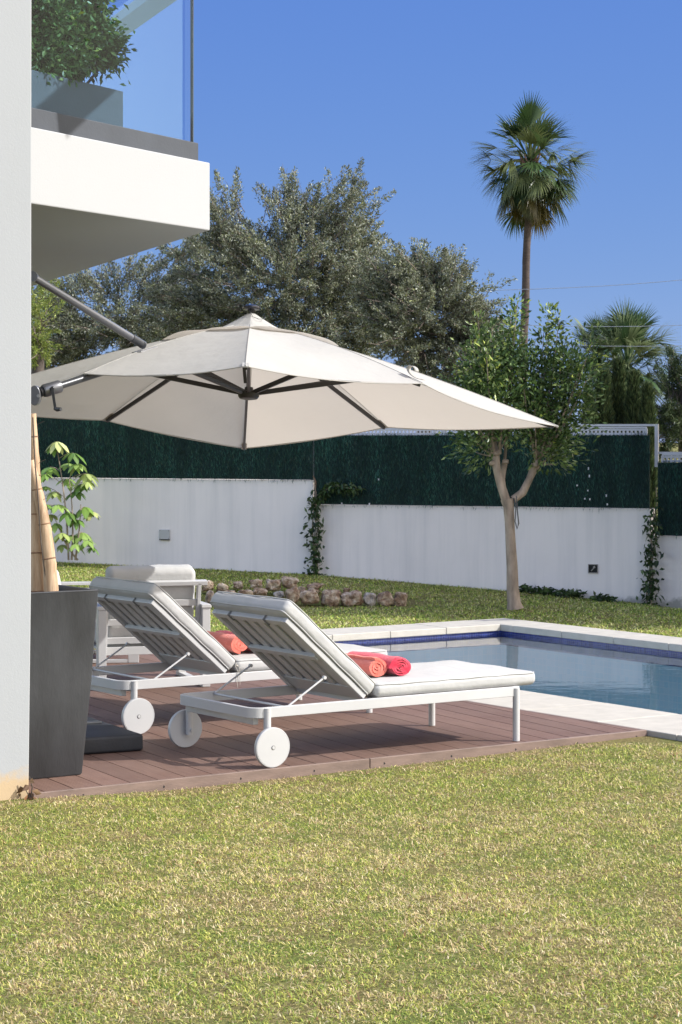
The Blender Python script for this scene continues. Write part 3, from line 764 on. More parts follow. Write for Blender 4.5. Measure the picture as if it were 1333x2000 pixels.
# ------------------------------------------------------------------ garden wall, screening, lattice
Wd = Vector((1, -.404, 0)).normalized(); Wn = Vector((-.404, -1, 0)).normalized()      # along to the right, towards the garden
def wp(px, off=0.0):
    """point on the wall face line at photo column px, moved off towards the garden"""
    k = (px-666.5)/F; o = Vector((0, 23.5, 0)) + Wn*off; t = (k*o.y-o.x)/(Wd.x-k*Wd.y); return o+Wd*t
SECT = [(-900, 612.5, 1.112, 1.93, 'left'), (612.5, 1271, .848, 1.63, 'middle'), (1284, 2600, .572, 1.352, 'right')]
M['lattice'] = m_simple('lattice_white', (.62, .62, .65), .5, .04)
def wall_sections():
    for i, (x0, x1, top, htop, nm) in enumerate(SECT):
        a = wp(x0, 0); b = wp(x1, 0)
        if nm == 'right': a = wp(1271.2, 0)
        mb = MB(); q = [a+Wd*.002, b-Wd*.002, b-Wd*.002-Wn*.2, a+Wd*.002-Wn*.2]
        mb.prism([(p.x, p.y) for p in q], -1.0, top)
        o = mb.build('garden_wall', M['wall'], bevel=.006)
        tag(o, {'left': 'highest section of white garden wall, behind the armchair and the leafy plant', 'middle': 'middle section of white garden wall behind the pale trunked tree',
                'right': 'lowest section of white garden wall at the right edge past the creeper'}[nm], 'wall')
        # green screening mat: panel + thousands of bristles
        rng = np.random.default_rng(90+i)
        a = wp(x0+(0 if i == 0 else 1.5), .012); b = wp(x1-(1.5 if i < 2 else 0), .012); Lw = (b-a).length
        root = thing('hedge_screen', {'left': 'dark green artificial hedge screen above the highest wall, partly behind the parasol', 'middle': 'dark green artificial hedge screen with small light holes above the middle wall',
                 'right': 'dark green artificial hedge screen hanging lower at the right edge'}[nm], 'fence screen', (a.x, a.y, top))
        loc = root.location
        mb = MB(); q = [a, b, b-Wn*.02, a-Wn*.02]; zt = htop-.03
        mb.prism([(p.x-loc.x, p.y-loc.y) for p in q], .004, zt-top); mb.build('backing', M['screen_back'], root)
        n = int(Lw*(htop-top)*5200); s_ = rng.random(n)*Lw; z_ = rng.random(n)**.95*(htop-top)
        P = np.array([a.x-loc.x, a.y-loc.y, 0])+np.outer(s_, [Wd.x, Wd.y, 0])+np.outer(rng.uniform(.002, .022, n), [Wn.x, Wn.y, 0]); P[:, 2] = z_
        P[:, 2] = np.minimum(P[:, 2], (htop-top)-.045-.02*rng.random(n)+.012*np.sin(s_*9))
        D_ = np.stack([rng.normal(0, .22, n), rng.normal(0, .22, n), np.where(rng.random(n) < .75, 1, -1)*np.ones(n)], 1)+np.array([Wn.x, Wn.y, 0])*.25
        tone = .35+1.0*fbm(s_, z_, 3.0, i)+.9*(vnoise(s_*16, z_*1.2, 1.0, 4)-.4)
        C = pick([(.022, .092, .070), (.038, .128, .095), (.013, .048, .040), (.07, .16, .11), (.08, .11, .065)], [5, 4, 4, 1, .5], n, rng, .2)*tone[:, None]
        Vv, Tt, Cc = leaf_arrays(P, D_, rng.uniform(.03, .065, n), .0045, C, rng)
        np_mesh('bristles', Vv, Tt, 3, M['screen_bristle'], root, Cc)
        if nm == 'middle':
            for sx, sz in ((740, 936), (668, 983), (722, 985), (1150, 915), (1152, 930), (1149, 958), (1153, 975), (1143, 974), (1185, 968), (1187, 985), (1128, 948)):
                q = wp(sx, .036); z_s = HC-(sz-850)*q.y/F; mb = MB(); mb.box((q.x-loc.x, q.y-loc.y, z_s-top), (.014, .004, random.uniform(.015, .03)), math.atan2(Wd.y, Wd.x)); mb.build('torn_patch', M['lattice'], root)
        # lattice frame standing behind the mat
        root = thing('lattice_fence', {'left': 'white metal lattice fence behind the highest hedge screen', 'middle': 'white metal lattice band with square holes along the top of the middle screen',
                 'right': 'white metal lattice band with square holes at the lower right fence'}[nm], 'fence', (a.x, a.y, top), group=None)
        p0 = wp(x0+3, -.05); p1 = wp(x1-4, -.05)
        if nm == 'middle': p1 = wp(1262, -.05)
        if nm == 'right': p0 = wp(1296, -.05)
        Ls = (p1-p0).length; o = Vector((p0.x-loc.x, p0.y-loc.y, -top)); ang = math.atan2(Wd.y, Wd.x)
        zl = htop-.035; pitch = .042; nr = int(Ls/pitch); mb = MB()
        rows = 3
        for r in range(rows+1): mb.box(o+Wd*Ls/2+Vector((0, 0, zl+.062-r*pitch)), (Ls, .012, .021), ang)
        for k in range(nr+1): mb.box(o+Wd*(k*pitch)+Vector((0, 0, zl+.062-rows*pitch/2)), (.020, .0112, rows*pitch), ang)
        mb.build('lattice_panel', M['lattice'], root)
        mb = MB(); mb.box(o+Wd*Ls/2+Vector((0, 0, zl+.084)), (Ls+.02, .02, .018), ang)
        for e in (-.008, Ls+.008): mb.box(o+Wd*e+Vector((0, 0, (zl+.075+top)/2)), (.022, .022, zl+.075-top), ang)
        mb.build('panel_frame', M['lattice'], root)
        if nm == 'middle':
            q = wp(1284, -.06); mb = MB(); e = (q-p0).dot(Wd)
            mb.box(o+Wd*(Ls/2+.03)+Vector((0, 0, htop+.074))-Wn*.012, (Ls+.12, .03, .022), ang)
            mb.box(o+Wd*e+Vector((0, 0, htop-.135)), (.036, .036, .44), ang)
            mb.build('top_rail', M['lattice'], root)
        if nm == 'right':
            mb = MB(); mb.box(o+Wd*(Ls/2-.03)+Vector((0, 0, htop+.068))-Wn*.012, (Ls+.06, .03, .022), ang); mb.build('top_rail', M['lattice'], root)
        # posts
        pxs = {'left': [100, 355], 'middle': [850, 868], 'right': [1420]}[nm]
        for x in pxs:
            mb = MB(); q = wp(x, -.055)-loc; mb.box(Vector((q.x, q.y, (htop+.05-top)/2)), (.03, .034, htop+.05-top), ang); mb.build('post', M['lattice'], root)
M['screen_back'] = m_simple('screen_backing', (.006, .026, .023), .9, .5, 30, stretch=(8, 8, 1))
wall_sections()
def wall_box():
    p = wp(322.5, 0); mb = MB(); ang = math.atan2(Wd.y, Wd.x)
    r = thing('junction_box', 'small square white cover plate on the highest wall section', 'junction box', (p.x, p.y, .437), ang)
    mb.box((0, -.008, .055), (.13, .014, .11)); mb.build('cover', M['white_metal'], r, bevel=.003)
    mb = MB(); mb.box((0, -.010, -.003), (.125, .018, .010)); mb.build('lower_lip', M['black'], r)
    mb = MB()
    for sx in (-1, 1):
        for z in (.012, .098): mb = MB(); mb.lathe([(.004, -.018), (.004, -.0155)], (sx*.055, 0, z), 8, 'Y'); mb.build('screw', M['dark_metal'], r)
    p = wp(1159.5, 0)
    r = thing('junction_box', 'small open black socket recess low on the middle wall right of the tree', 'junction box', (p.x, p.y, .18), ang)
    mb = MB()
    for c, d in (((0, -.006, .0), (.104, .012, .008)), ((0, -.006, .086), (.104, .012, .008)), ((-.049, -.006, .043), (.006, .012, .078)), ((.049, -.006, .043), (.006, .012, .078))): mb.box(c, d)
    mb.build('frame', m_simple('old_frame', (.30, .28, .26), .8), r)
    mb = MB(); mb.box((0, -.003, .043), (.091, .004, .077)); mb.build('recess', M['black'], r)
    mb = MB(); mb.tube([(-.02, -.007, .02), (.005, -.012, .045), (.02, -.010, .06), (.012, -.007, .072)], .005, 6); mb.box((.012, -.009, .058), (.022, .008, .016))
    mb.build('loose_wire', m_simple('wire_pale', (.35, .33, .30), .7), r)
wall_box()

# ------------------------------------------------------------------ creepers on the wall
VINE = [(.040, .075, .022), (.065, .11, .035), (.025, .05, .02), (.10, .15, .05)]
def creeper(label, px, z0, z1, seed, halfw, arch=None, dx=0):
    rng = np.random.default_rng(seed); p = wp(px, .05); g = float(terrain(p.x, p.y)); r = thing('creeper', label, 'climbing plant', (p.x, p.y, g), group=None)
    stems = []; mb = MB(); P = []; D_ = []
    for k in range(4):
        x = rng.normal(0, .02); pts = []
        zt = z1-g+(rng.uniform(-.15, .05) if k else .12)
        for i in range(12):
            t = i/11; pts.append(Vector((0, 0, t*zt))+Wd*(x+dx*t+.02*math.sin(t*9+k))+Wn*(.01*math.sin(t*7+k)))
        mb.tube(pts, [.009*(1-.6*i/11) for i in range(12)], 6)
        n = 120
        for _ in range(n):
            t = rng.random()**1.25; 
            if rng.random() < .25*(math.sin(t*23+seed)+1): continue
            q = pts[int(t*11)]+Wd*rng.normal(0, halfw*(1.1-.55*t))+Wn*rng.uniform(0, .06); P.append(q); D_.append((rng.normal(), -abs(rng.normal())*.7, rng.normal()-.4))
    if arch:
        a = Vector((0, 0, arch[0][1]-g)); pts = []
        for (dxx, z) in arch: pts.append(Wd*dxx+Vector((0, 0, z-g))+Wn*.05)
        fine = [];
        for i in range(len(pts)-1):
            for t in np.linspace(0, 1, 8, endpoint=False): fine.append(pts[i].lerp(pts[i+1], t))
        mb.tube(fine, .004, 5)
        for q in fine:
            for _ in range(7): P.append(q+Vector(rng.normal(0, .022, 3))); D_.append((rng.normal(), rng.normal(), rng.normal()-.5))
    mb.build('stem', M['bark_pale'], r, smooth=True)
    n = len(P); C = pick(VINE, [4, 3, 3, 1.2], n, rng)
    Vv, Tt, Cc = leaf_arrays(np.array([tuple(q) for q in P]), np.array(D_), rng.uniform(.035, .075, n), .032, C, rng, droop=.3)
    np_mesh('leaves', Vv, Tt, 3, M['leaf_glossy'], r, Cc)
creeper('leafy creeper climbing the wall step behind the stones with one shoot arching right', 616, .1, .98, 5, .045,
        arch=[(.04, .90), (.10, .98), (.20, 1.045), (.30, 1.055), (.42, 1.03), (.52, 1.035)])
creeper('leafy creeper climbing the wall step at the right edge', 1266, -.1, .95, 6, .052, dx=.06)
def bare_cord(px):
    a = wp(617, .03); b = wp(616, .03); mb = MB()
    mb.tube([a+Vector((0, 0, .62)), a+Vector((0, 0, .85)), a+Vector((0, 0, 1.10)), a+Wd*-.03+Vector((0, 0, 1.16))], .006, 6)
    tag(mb.build('cane', m_simple('cane', (.30, .18, .12), .7), smooth=True), 'thin reddish cane standing at the wall step beside the left creeper', 'cane')
bare_cord(0)

# ------------------------------------------------------------------ umbrella plant by the wall
def umbrella_plant():
    rng = np.random.default_rng(8); Y = 24.0; base = at(142, 1096, Y); base.z = float(terrain(base.x, Y))
    r = thing('umbrella_plant', 'young umbrella plant with drooping leaf clusters beside the white pillar', 'plant', base)
    heads = [(112, 862, 34), (103, 872, 20), (145, 884, 30), (152, 905, 26), (96, 912, 28), (92, 925, 22), (132, 905, 28), (168, 925, 30), (160, 945, 26), (128, 935, 28), (104, 960, 26), (172, 940, 22), (146, 960, 30), (90, 985, 24),
             (115, 985, 28), (133, 1000, 30), (165, 990, 30), (176, 1000, 24), (150, 1015, 28), (108, 1022, 26), (122, 1040, 26), (160, 1040, 30), (172, 1055, 26), (140, 1045, 26), (98, 1005, 20), (180, 1068, 18), (118, 1065, 20), (150, 1062, 22), (88, 950, 20)]
    mb = MB(); roots = [at(x, 1094, Y)-base for x in (134, 140, 147, 152)]
    tops = [at(110, 870, Y)-base, at(135, 935, Y)-base, at(158, 985, Y)-base, at(116, 1030, Y)-base]
    mids = [at(132, 985, Y)-base, at(146, 1010, Y)-base, at(156, 1040, Y)-base, at(124, 1062, Y)-base]
    lines = []
    for a, m_, b in zip(roots, mids, tops):
        pts = [a*(1-t)**2+m_*2*t*(1-t)+b*t*t for t in np.linspace(0, 1, 10)]; lines += pts
        mb.tube(pts, [.012-.007*i/9 for i in range(10)], 7)
    P, D_, Ls, C = [], [], [], []; pal = [(.20, .33, .07), (.28, .41, .11), (.13, .23, .055), (.38, .46, .15), (.46, .50, .20)]
    for (x, y, sz) in heads:
        q = at(x, y, Y)-base+Vector((0, rng.uniform(-.14, .14), 0)); nn = min(lines, key=lambda l: (l-q).length+max(0, (l.z-q.z)+.02)*2)
        mb.tube([nn, nn.lerp(q, .5)+Vector((0, 0, .015)), q], .0035, 5)
        cc = np.array(pal[rng.choice(5, p=[.28, .28, .2, .16, .08])]); off = rng.random()*6; k = 8
        for j in range(k):
            a = off+j*2*math.pi/k; P.append(tuple(q)); D_.append((math.cos(a), math.sin(a), rng.uniform(-.5, .15))); Ls.append(sz*Y/F*rng.uniform(.80, 1.2)); C.append(cc*rng.uniform(.8, 1.2))
    mb.build('stem', M['bark_pale'], r, smooth=True)
    # leaflets: six-vertex drooping ovals
    V_, F_, C_ = [], [], []
    for p, d, l, c in zip(P, D_, Ls, C):
        d = nrm(np.array(d)); s_ = nrm(np.cross(d, [0, 0, 1])); p = np.array(p); b = len(V_)
        prev = p + d*l*.12
        for t, wd in ((.12, .04), (.35, .17), (.62, .22), (.85, .13), (1.0, .01)):
            dd = nrm(d-np.array([0, 0, 1])*1.1*t**1.3); q = p+d*l*t*.8-np.array([0, 0, 1])*l*.55*t**1.9
            V_ += [q+s_*l*wd, q-np.array([0, 0, .012*0])-d*0+np.array([0, 0, -.06*l*0]), q-s_*l*wd]; C_ += [c*.9, c*1.2, c]
        for k in range(4):
            e = b+k*3
            for a_ in (0, 1): F_ += [(e+a_, e+a_+1, e+a_+4), (e+a_, e+a_+4, e+a_+3)]
    np_mesh('leaves', np.array(V_), np.array(F_), 3, M['leaf_glossy'], r, np.clip(np.array(C_), 0, 1), smooth=True)
umbrella_plant()

# ------------------------------------------------------------------ garden tree in front of the wall
def garden_tree():
    rng = np.random.default_rng(14); Y = 20.3; base = at(1005, 1186, Y); base.z = float(terrain(base.x, Y))-.01
    r = thing('garden_tree', 'small pruned tree with pale forked trunk and glossy crown in front of the middle wall', 'tree', base)
    q = lambda x, y, dy=0: (at(x, y, Y)-base)+Vector((0, dy, 0))
    mb = MB(); s = Y/F
    tr = [(1007, 1190, 17), (1005, 1178, 13.5), (1002, 1150, 12), (1001, 1110, 11), (998, 1060, 10), (996, 1020, 9.5), (994, 990, 10.5), (991, 975, 13)]
    mb.tube([q(a, b) for a, b, _ in tr], [c*s for *_, c in tr], 14)
    limbs = [[(990, 980, 0), (978, 945, -.02), (971, 915, 0), (968, 890, .03), (972, 870, .05)], [(1003, 976, 0), (1022, 962, .02), (1036, 935, .05), (1048, 908, .06)],
             [(986, 968, .03), (984, 935, .08), (988, 905, .12)]]
    rr = [(9, 8.5, 8, 9, 7), (8, 8, 7, 9), (5, 4.5, 6)]
    for L_, w_ in zip(limbs, rr): mb.tube([q(a, b, d) for a, b, d in L_], [k*s for k in w_], 10)
    for (x, y) in ((968, 886), (974, 884), (1048, 908), (1052, 903), (988, 902), (962, 905)):
        mb.lathe([(0.0, -.03), (7*s, -.01), (6*s, .02), (0.0, .03)], q(x, y), 8)
    o = mb.build('trunk', M['bark_pale'], r, smooth=True)
    mb = MB(); shoots = []
    starts = [(970, 872, .05), (966, 890, 0), (1050, 905, .06), (988, 905, .12), (975, 880, 0)]
    tips = [(920, 850), (905, 800), (895, 740), (930, 655), (945, 690), (915, 700), (960, 640), (975, 700), (1010, 590), (1005, 650), (1030, 690), (1075, 605), (1062, 650), (1050, 720), (1100, 690), (1125, 730), (1140, 700), (1120, 780), (1090, 760),
            (1085, 840), (1110, 800), (980, 780), (1020, 760), (1040, 800), (940, 770), (950, 820), (1000, 820), (1066, 850), (1100, 885), (925, 880), (1088, 905), (1155, 665), (1090, 625), (1000, 615), (935, 625), (900, 770), (985, 650), (1035, 730), (940, 740), (1138, 745), (1065, 800), (1085, 720), (1118, 700)]
    for i, (x, y) in enumerate(tips):
        st = min(starts, key=lambda a: abs(a[0]-x)+.3*abs(a[1]-y)+rng.random()*25); a = q(*st); dy = rng.uniform(-.42, .42)
        if y < 660: dy *= .4
        b = q(x, y, dy); m_ = a.lerp(b, .45)+Vector(((b.x-a.x)*.15, dy*.2, -.02)); pts = [a*(1-t)**2+m_*2*t*(1-t)+b*t*t for t in np.linspace(0, 1, 12)]
        mb.tube(pts, [max(.003, .013-.011*k/11) for k in range(12)], 6); shoots.append(pts)
    mb.build('limb', M['bark_pale'], r, smooth=True)
    P, D_, C = [], [], []; pal = np.array([(.075, .13, .038), (.12, .19, .055), (.048, .085, .03), (.24, .31, .11), (.36, .42, .09)])
    for (x, y), pts in zip(tips, shoots):
        yellow = y < 720 and rng.random() < .55
        for k in range(230):
            t = .30+.76*rng.random()**.7; f_ = min(t, 1)*11; i = min(int(f_), 10); p = pts[i].lerp(pts[i+1], f_-i)
            sp = (.105 if y > 660 else .045)*(1.25-.75*min(t, 1))*1.5
            off = rng.normal(0, sp, 3); P.append(np.array(p)+off)
            dirv = np.array(pts[i+1]-pts[i]); D_.append(nrm(dirv)*.55+nrm(off)*.8+rng.normal(0, .3, 3))
            w_ = [4, 4, 2.5, 2.2, 3.0 if (yellow and t > .7) else .2]
            C.append(pal[rng.choice(5, p=np.array(w_)/sum(w_))]*rng.uniform(.75, 1.25))
    for cx, cy, rx, ry, n in ((1010, 765, 110, 65, 2600), (945, 740, 50, 60, 1000), (1100, 725, 45, 55, 1100), (1010, 825, 85, 22, 900), (1090, 860, 30, 20, 260), (1000, 700, 60, 40, 800)):
        c = q(cx, cy); d = nrm(rng.normal(size=(n, 3)))*rng.random((n, 1))**.45
        pp = np.array(c)+d*np.array([rx*s, .42, ry*s])
        keep = fbm(pp[:, 0]+pp[:, 1], pp[:, 2]*1.0, 6.5, 2) > .50
        for p, dd in zip(pp[keep], d[keep]): P.append(p); D_.append(dd*.6+rng.normal(0, .6, 3)+[0, 0, .4]); C.append(pal[rng.choice(4, p=[.4, .28, .26, .06])]*rng.uniform(.8, 1.2))
    zlim = q(1000, 905).z; keep = [i for i, p in enumerate(P) if p[2] > zlim+.22*(vnoise(p[0], p[1], 5.0, 3)-.6) and not (abs(p[0]-q(1000, 0).x) < .17 and p[2] < q(0, 872).z+.16*(vnoise(p[0], p[1], 7.0, 4)-.5))]
    P = [P[i] for i in keep]; D_ = [D_[i] for i in keep]; C = [C[i] for i in keep]; n = len(P)
    Vv, Tt, Cc = leaf_arrays(np.array(P), np.array(D_), rng.uniform(.040, .080, n), rng.uniform(.018, .030, n), np.array(C), rng, droop=.12)
    np_mesh('crown', Vv, Tt, 3, M['leaf_glossy'], r, Cc)
    mb = MB(); c = q(1008, 1018, -.07); mb.tube([c+Vector((0, 0, .24)), c+Vector((.01, 0, .1)), c+Vector((.022, 0, -.02)), c+Vector((.008, 0, -.07)), c+Vector((-.012, 0, 0)), c+Vector((-.004, 0, .13)), c+Vector((-.02, .03, .22))], .006, 6)
    mb.build('tie_cord', m_simple('old_cord', (.10, .10, .10), .8), r, smooth=True)
garden_tree()

def shade_tree(label, x, y, zc, rx, rz, seed):  # unseen trees added right of the frame to cast shade on the back lawn
    rng = np.random.default_rng(seed); g = float(terrain(x, y)); r = thing('garden_tree', label, 'tree', (x, y, g))  # this garden_tree is an added unseen tree, there for its shade
    C = blob_points([(0, 0, zc-g, rx, rx, rz), (rx*.4, -.2, zc-g-rz*.3, rx*.7, rx*.7, rz*.7), (-rx*.4, .2, zc-g+.1, rx*.7, rx*.7, rz*.7)], 460, rng, .45)
    branch_tree('trunk', r, [(0, 0, 0), (.03, 0, .6), (0, .02, 1.0)], C[::3], M['bark_pale'], .07, .006, rng)
    cloud('crown', r, C, 110, .2, .085, .040, [(.06, .10, .032), (.09, .145, .045), (.04, .07, .026)], [1, 1, 1], seed+1)
shade_tree('bushy shade tree added out of view on the far lawn just outside the right edge, by the wall', 5.0, 20.15, 2.2, 1.3, 1.4, 201)
shade_tree('bushy shade tree added out of view on the lawn beside the far right corner of the pool', 5.5, 19.15, 1.9, 1.15, 1.3, 202)
shade_tree('tall shade tree added out of view outside the right edge, second from the pool', 6.6, 20.5, 3.9, 1.5, 1.5, 203)
shade_tree('tall broad shade tree added out of view beyond the wall outside the right edge', 7.3, 21.9, 5.3, 1.7, 1.6, 205)
shade_tree('shade tree added out of view beyond the wall outside the right edge, nearest the corner of the picture', 5.9, 22.4, 4.5, 1.4, 1.4, 206)
shade_tree('tallest shade tree added out of view outside the right edge, nearest the wall', 7.6, 20.1, 5.1, 1.5, 1.5, 204)
# ------------------------------------------------------------------ low plants at the wall foot
def low_plant(label, pxs, seed, h=.10):
    rng = np.random.default_rng(seed); p0 = wp(sum(pxs)/len(pxs), .18); g = float(terrain(p0.x, p0.y)); r = thing('low_plant', label, 'plant', (p0.x, p0.y, g))
    P, D_ = [], []; mb = MB()
    for x in pxs:
        p = wp(x, rng.uniform(.08, .3)); p.z = float(terrain(p.x, p.y)); c = p-r.location
        mb = MB(); mb.tube([c-Vector((0, 0, .02)), c+Vector((0, 0, h*.5))], .006, 5); mb.build('stem', M['bark_dark'], r)
        for _ in range(26): P.append(c+Vector((rng.normal(0, .045), rng.normal(0, .04), rng.random()*h*.7))); D_.append((rng.normal(), rng.normal(), rng.uniform(-.1, .8)))
    n = len(P); Vv, Tt, Cc = leaf_arrays(np.array([tuple(a) for a in P]), np.array(D_), rng.uniform(.05, .10, n), .035, pick(VINE, [3, 4, 3, 1], n, rng), rng, droop=.2)
    np_mesh('leaves', Vv, Tt, 3, M['leaf_glossy'], r, Cc)
low_plant('low broad leaved plants along the wall foot just right of the pale trunk', [1022, 1032, 1044, 1058, 1072, 1084, 1096, 1106, 1116, 1126], 3)
low_plant('small tuft of leaves at the wall foot between the socket recess and the right creeper', [1174, 1180, 1186], 4, .07)

# ------------------------------------------------------------------ limestone rocks
def rocks():
    S_ = [(120, 165, 60, 50, 'reddish stone at the left end of the upper row, nearest the armchair'), (135, 228, 45, 66, 'tall rust coloured stone at the left end of the lower row beside the armchair'),
          (200, 180, 62, 48, 'pale stone second from the left in the upper row'), (280, 160, 50, 36, 'small tan stone third from the left in the upper row'),
          (375, 153, 68, 42, 'reddish brown stone near the middle of the upper row'), (395, 197, 80, 38, 'low dark stone sunk behind the front lounger headrest'),
          (465, 160, 78, 52, 'mottled stone left of the largest upper stone'), (550, 150, 86, 60, 'largest stone of the upper row with a peaked top'),
          (495, 212, 54, 34, 'grey stone just peeping over the right shoulder of the front lounger headrest'), (568, 215, 78, 78, 'round tan stone at the start of the lower row right of the headrest'),
          (612, 186, 42, 32, 'small stone wedged above the gap between the round tan and the dark red stone'), (672, 180, 66, 40, 'knobbly stone with a dark hollow on top of the red brown stone'),
          (655, 222, 98, 72, 'broad red brown stone in the middle of the lower row'), (690, 162, 72, 22, 'flat whitish slab lying on the grass behind the knobbly stone'),
          (765, 230, 98, 78, 'large pale grey block in the lower row'), (845, 190, 34, 28, 'tiny pale stone perched on the big brown stone'),
          (872, 232, 114, 74, 'big dark brown stone right of the grey block'), (966, 238, 66, 66, 'upright brown stone third from the right end'),
          (1048, 236, 84, 74, 'pale pitted stone second from the right end'), (1126, 238, 72, 68, 'pale stone with holes at the right end of the row'),
          (235, 215, 70, 44, 'dark stone in the lower row between the armchair and the front lounger'), (320, 210, 74, 44, 'brown stone half hidden behind the left corner of the front lounger headrest')]
    from mathutils import noise as mn
    for i, (cx, cy, w_, h_, lab) in enumerate(S_):
        px = 360+cx/2.666; py = 1080+cy/2.666; row = 0 if cy > 195 else 1
        Y = (20.75 if row == 0 else 21.15) + (.12 if h_ < 40 else 0)
        c = at(px, py, Y); s = Y/F; rx = w_/2.666/2*s*1.12; rz = h_/2.666/2*s*1.22; ry = rx*.8
        bm = bmesh.new(); bmesh.ops.create_icosphere(bm, subdivisions=4, radius=1)
        sd_ = Vector((i*7.3, i*3.1, 1.7))
        for v_ in bm.verts:
            p = v_.co.copy(); 
            k = 1+.26*(mn.noise(p*1.1+sd_))+.17*mn.noise(p*2.6+sd_)+.09*mn.noise(p*6+sd_)+.04*mn.noise(p*14+sd_)
            q = Vector((max(-.82, min(.82, p.x)), max(-.82, min(.82, p.y)), max(-.8, min(.8, p.z))))
            hole = max(0, mn.noise(p*3.1+sd_*2)-.32)*.8
            v_.co = q*(k-hole)*1.12
        a = random.uniform(-.3, .3); bmesh.ops.rotate(bm, verts=bm.verts, cent=(0, 0, 0), matrix=Matrix.Rotation(a, 3, 'Y'))
        zs = [v_.co.z for v_ in bm.verts]; xs = [v_.co.x for v_ in bm.verts]
        sx = 2*rx/(max(xs)-min(xs)); sz = 2*rz/(max(zs)-min(zs)); g = float(terrain(c.x, Y)); bot = min(c.z-rz, g)-g
        for v_ in bm.verts: v_.co = Vector((v_.co.x*sx, v_.co.y*ry, (v_.co.z-min(zs))*sz))
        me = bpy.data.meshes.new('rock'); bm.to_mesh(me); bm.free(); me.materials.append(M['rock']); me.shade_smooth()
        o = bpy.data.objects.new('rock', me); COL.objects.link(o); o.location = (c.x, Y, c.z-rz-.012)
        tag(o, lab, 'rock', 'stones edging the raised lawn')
rocks()

# ------------------------------------------------------------------ planter pot and bamboo
def pot():
    cu, cv = 4.644, 9.302; c = uvp(cu, cv, .002); r = thing('planter_pot', 'tall tapered charcoal planter pot beside the pillar', 'plant pot', c, UV_ANG-R(0))
    ang = UV_ANG
    def ring(h, z, n=6):
        rc = .018; pts = []
        for (sx, sy, a0) in ((1, 1, 0), (-1, 1, 90), (-1, -1, 180), (1, -1, 270)):
            for k in range(n): a = R(a0+90*k/(n-1)); pts.append((sx*(h-rc)+rc*math.cos(a), sy*(h-rc)+rc*math.sin(a), z))
        return pts
    prof = [(.150, 0), (.178, .0), (.182, .006), (.214, .43), (.238, .862), (.240, .868), (.236, .872), (.214, .872), (.208, .866), (.200, .80)]
    vs = []; fs = []; n = 24
    for h, z in prof: vs += ring(h, z)
    for i in range(len(prof)-1):
        for k in range(n): fs.append((i*n+k, i*n+(k+1) % n, (i+1)*n+(k+1) % n, (i+1)*n+k))
    fs.append(tuple(range(n))[::-1]); mb = MB(); mb.add(vs, fs); mb.build('body', M['pot'], r, smooth=True)
    mb = MB(); mb.box((0, 0, .79), (.40, .40, .02)); mb.build('soil', m_simple('soil', (.06, .045, .035), .95, .4, 30), r)
    # dry culms
    base = Vector((c.x, c.y, .79)); rb = thing('bamboo_trunk', 'dry tan bamboo culms leaning together out of the charcoal pot', 'bamboo', base)
    for (x0, y0, x1, y1, r0, r1, Y) in ((74, 1170, 62, 808, 15.0, 7.5, 10.28), (101, 1170, 58, 900, 13.5, 8.0, 10.22), (52, 1170, 48, 820, 14, 9, 10.40), (90, 1170, 54, 850, 11, 7, 10.42)):
        a = at(x0, y0, Y); b = at(x1, y1, Y+.02); s = Y/F; pts = []; rr = []
        nseg = 4; d = b-a
        for i in range(nseg*6+1):
            t = i/(nseg*6); node = min(abs(t-k/nseg) for k in range(nseg+1))*nseg
            p = a+d*t; p.x += math.sin(t*3.1)*(.022 if x0 > 95 else .006)
            pts.append(p-base); rr.append((r0*(1-t)+r1*t)*1.12*s*(1.0+(.07 if node < .04 else (-.03 if node < .2 else 0))))
        mb = MB(); mb.tube(pts, rr, 14); cu_ = mb.build('culm', M['bamboo'], rb, smooth=True)
        for i in range(1, nseg*6, 6 if x0 > 80 else 5):
            mb = MB(); mb.tube([pts[i]-d.normalized()*.003, pts[i]-d.normalized()*.001, pts[i]+d.normalized()*.002, pts[i]+d.normalized()*.004], [rr[i]*1.0, rr[i]*1.09, rr[i]*1.09, rr[i]*1.0], 14); mb.build('node', M['bamboo_node'], cu_, smooth=True)
    mb = MB()
    for k in range(4): 
        a = at(72+k*3, 830+k*75, 10.22)-base; mb.tube([a, a+Vector((.02, 0, .012)), a+Vector((.035, 0, .018))], .0015, 4)
    mb.tube([at(64, 815, 10.2)-base, at(68, 900, 10.2)-base, at(75, 980, 10.2)-base, at(80, 1060, 10.2)-base, at(92, 1150, 10.2)-base], .0035, 5)
    mb.build('loose_fibre', M['bark_dark'], rb, smooth=True)
pot()
def dead_leaves():
    rng = np.random.default_rng(3); base = Vector((-1.385, 9.70, -.02)); r = thing('dry_weed', 'dry brown weed at the foot of the pillar by the deck corner', 'weed', base)
    mb = MB(); mb.tube([(0, 0, 0), (.008, 0, .05), (-.004, -.01, .10)], .003, 5); mb.tube([(0, 0, 0), (-.02, -.01, .04), (-.045, -.01, .055)], .0025, 5); mb.build('stem', M['bark_dark'], r)
    P = np.array([(-.004, -.01, .08), (.0, -.01, .06), (-.02, -.012, .05), (.006, -.01, .035), (-.01, -.012, .02), (-.04, -.012, .02), (-.02, -.012, .0), (.01, -.012, .01)])
    D_ = rng.normal(size=(8, 3)); C = pick([(.20, .10, .05), (.12, .07, .04), (.30, .19, .10)], [1, 1, 1], 8, rng)
    Vv, Tt, Cc = leaf_arrays(P, D_, .045, .028, C, rng, droop=.2); np_mesh('leaves', Vv, Tt, 3, M['leaf'], r, Cc)
dead_leaves()

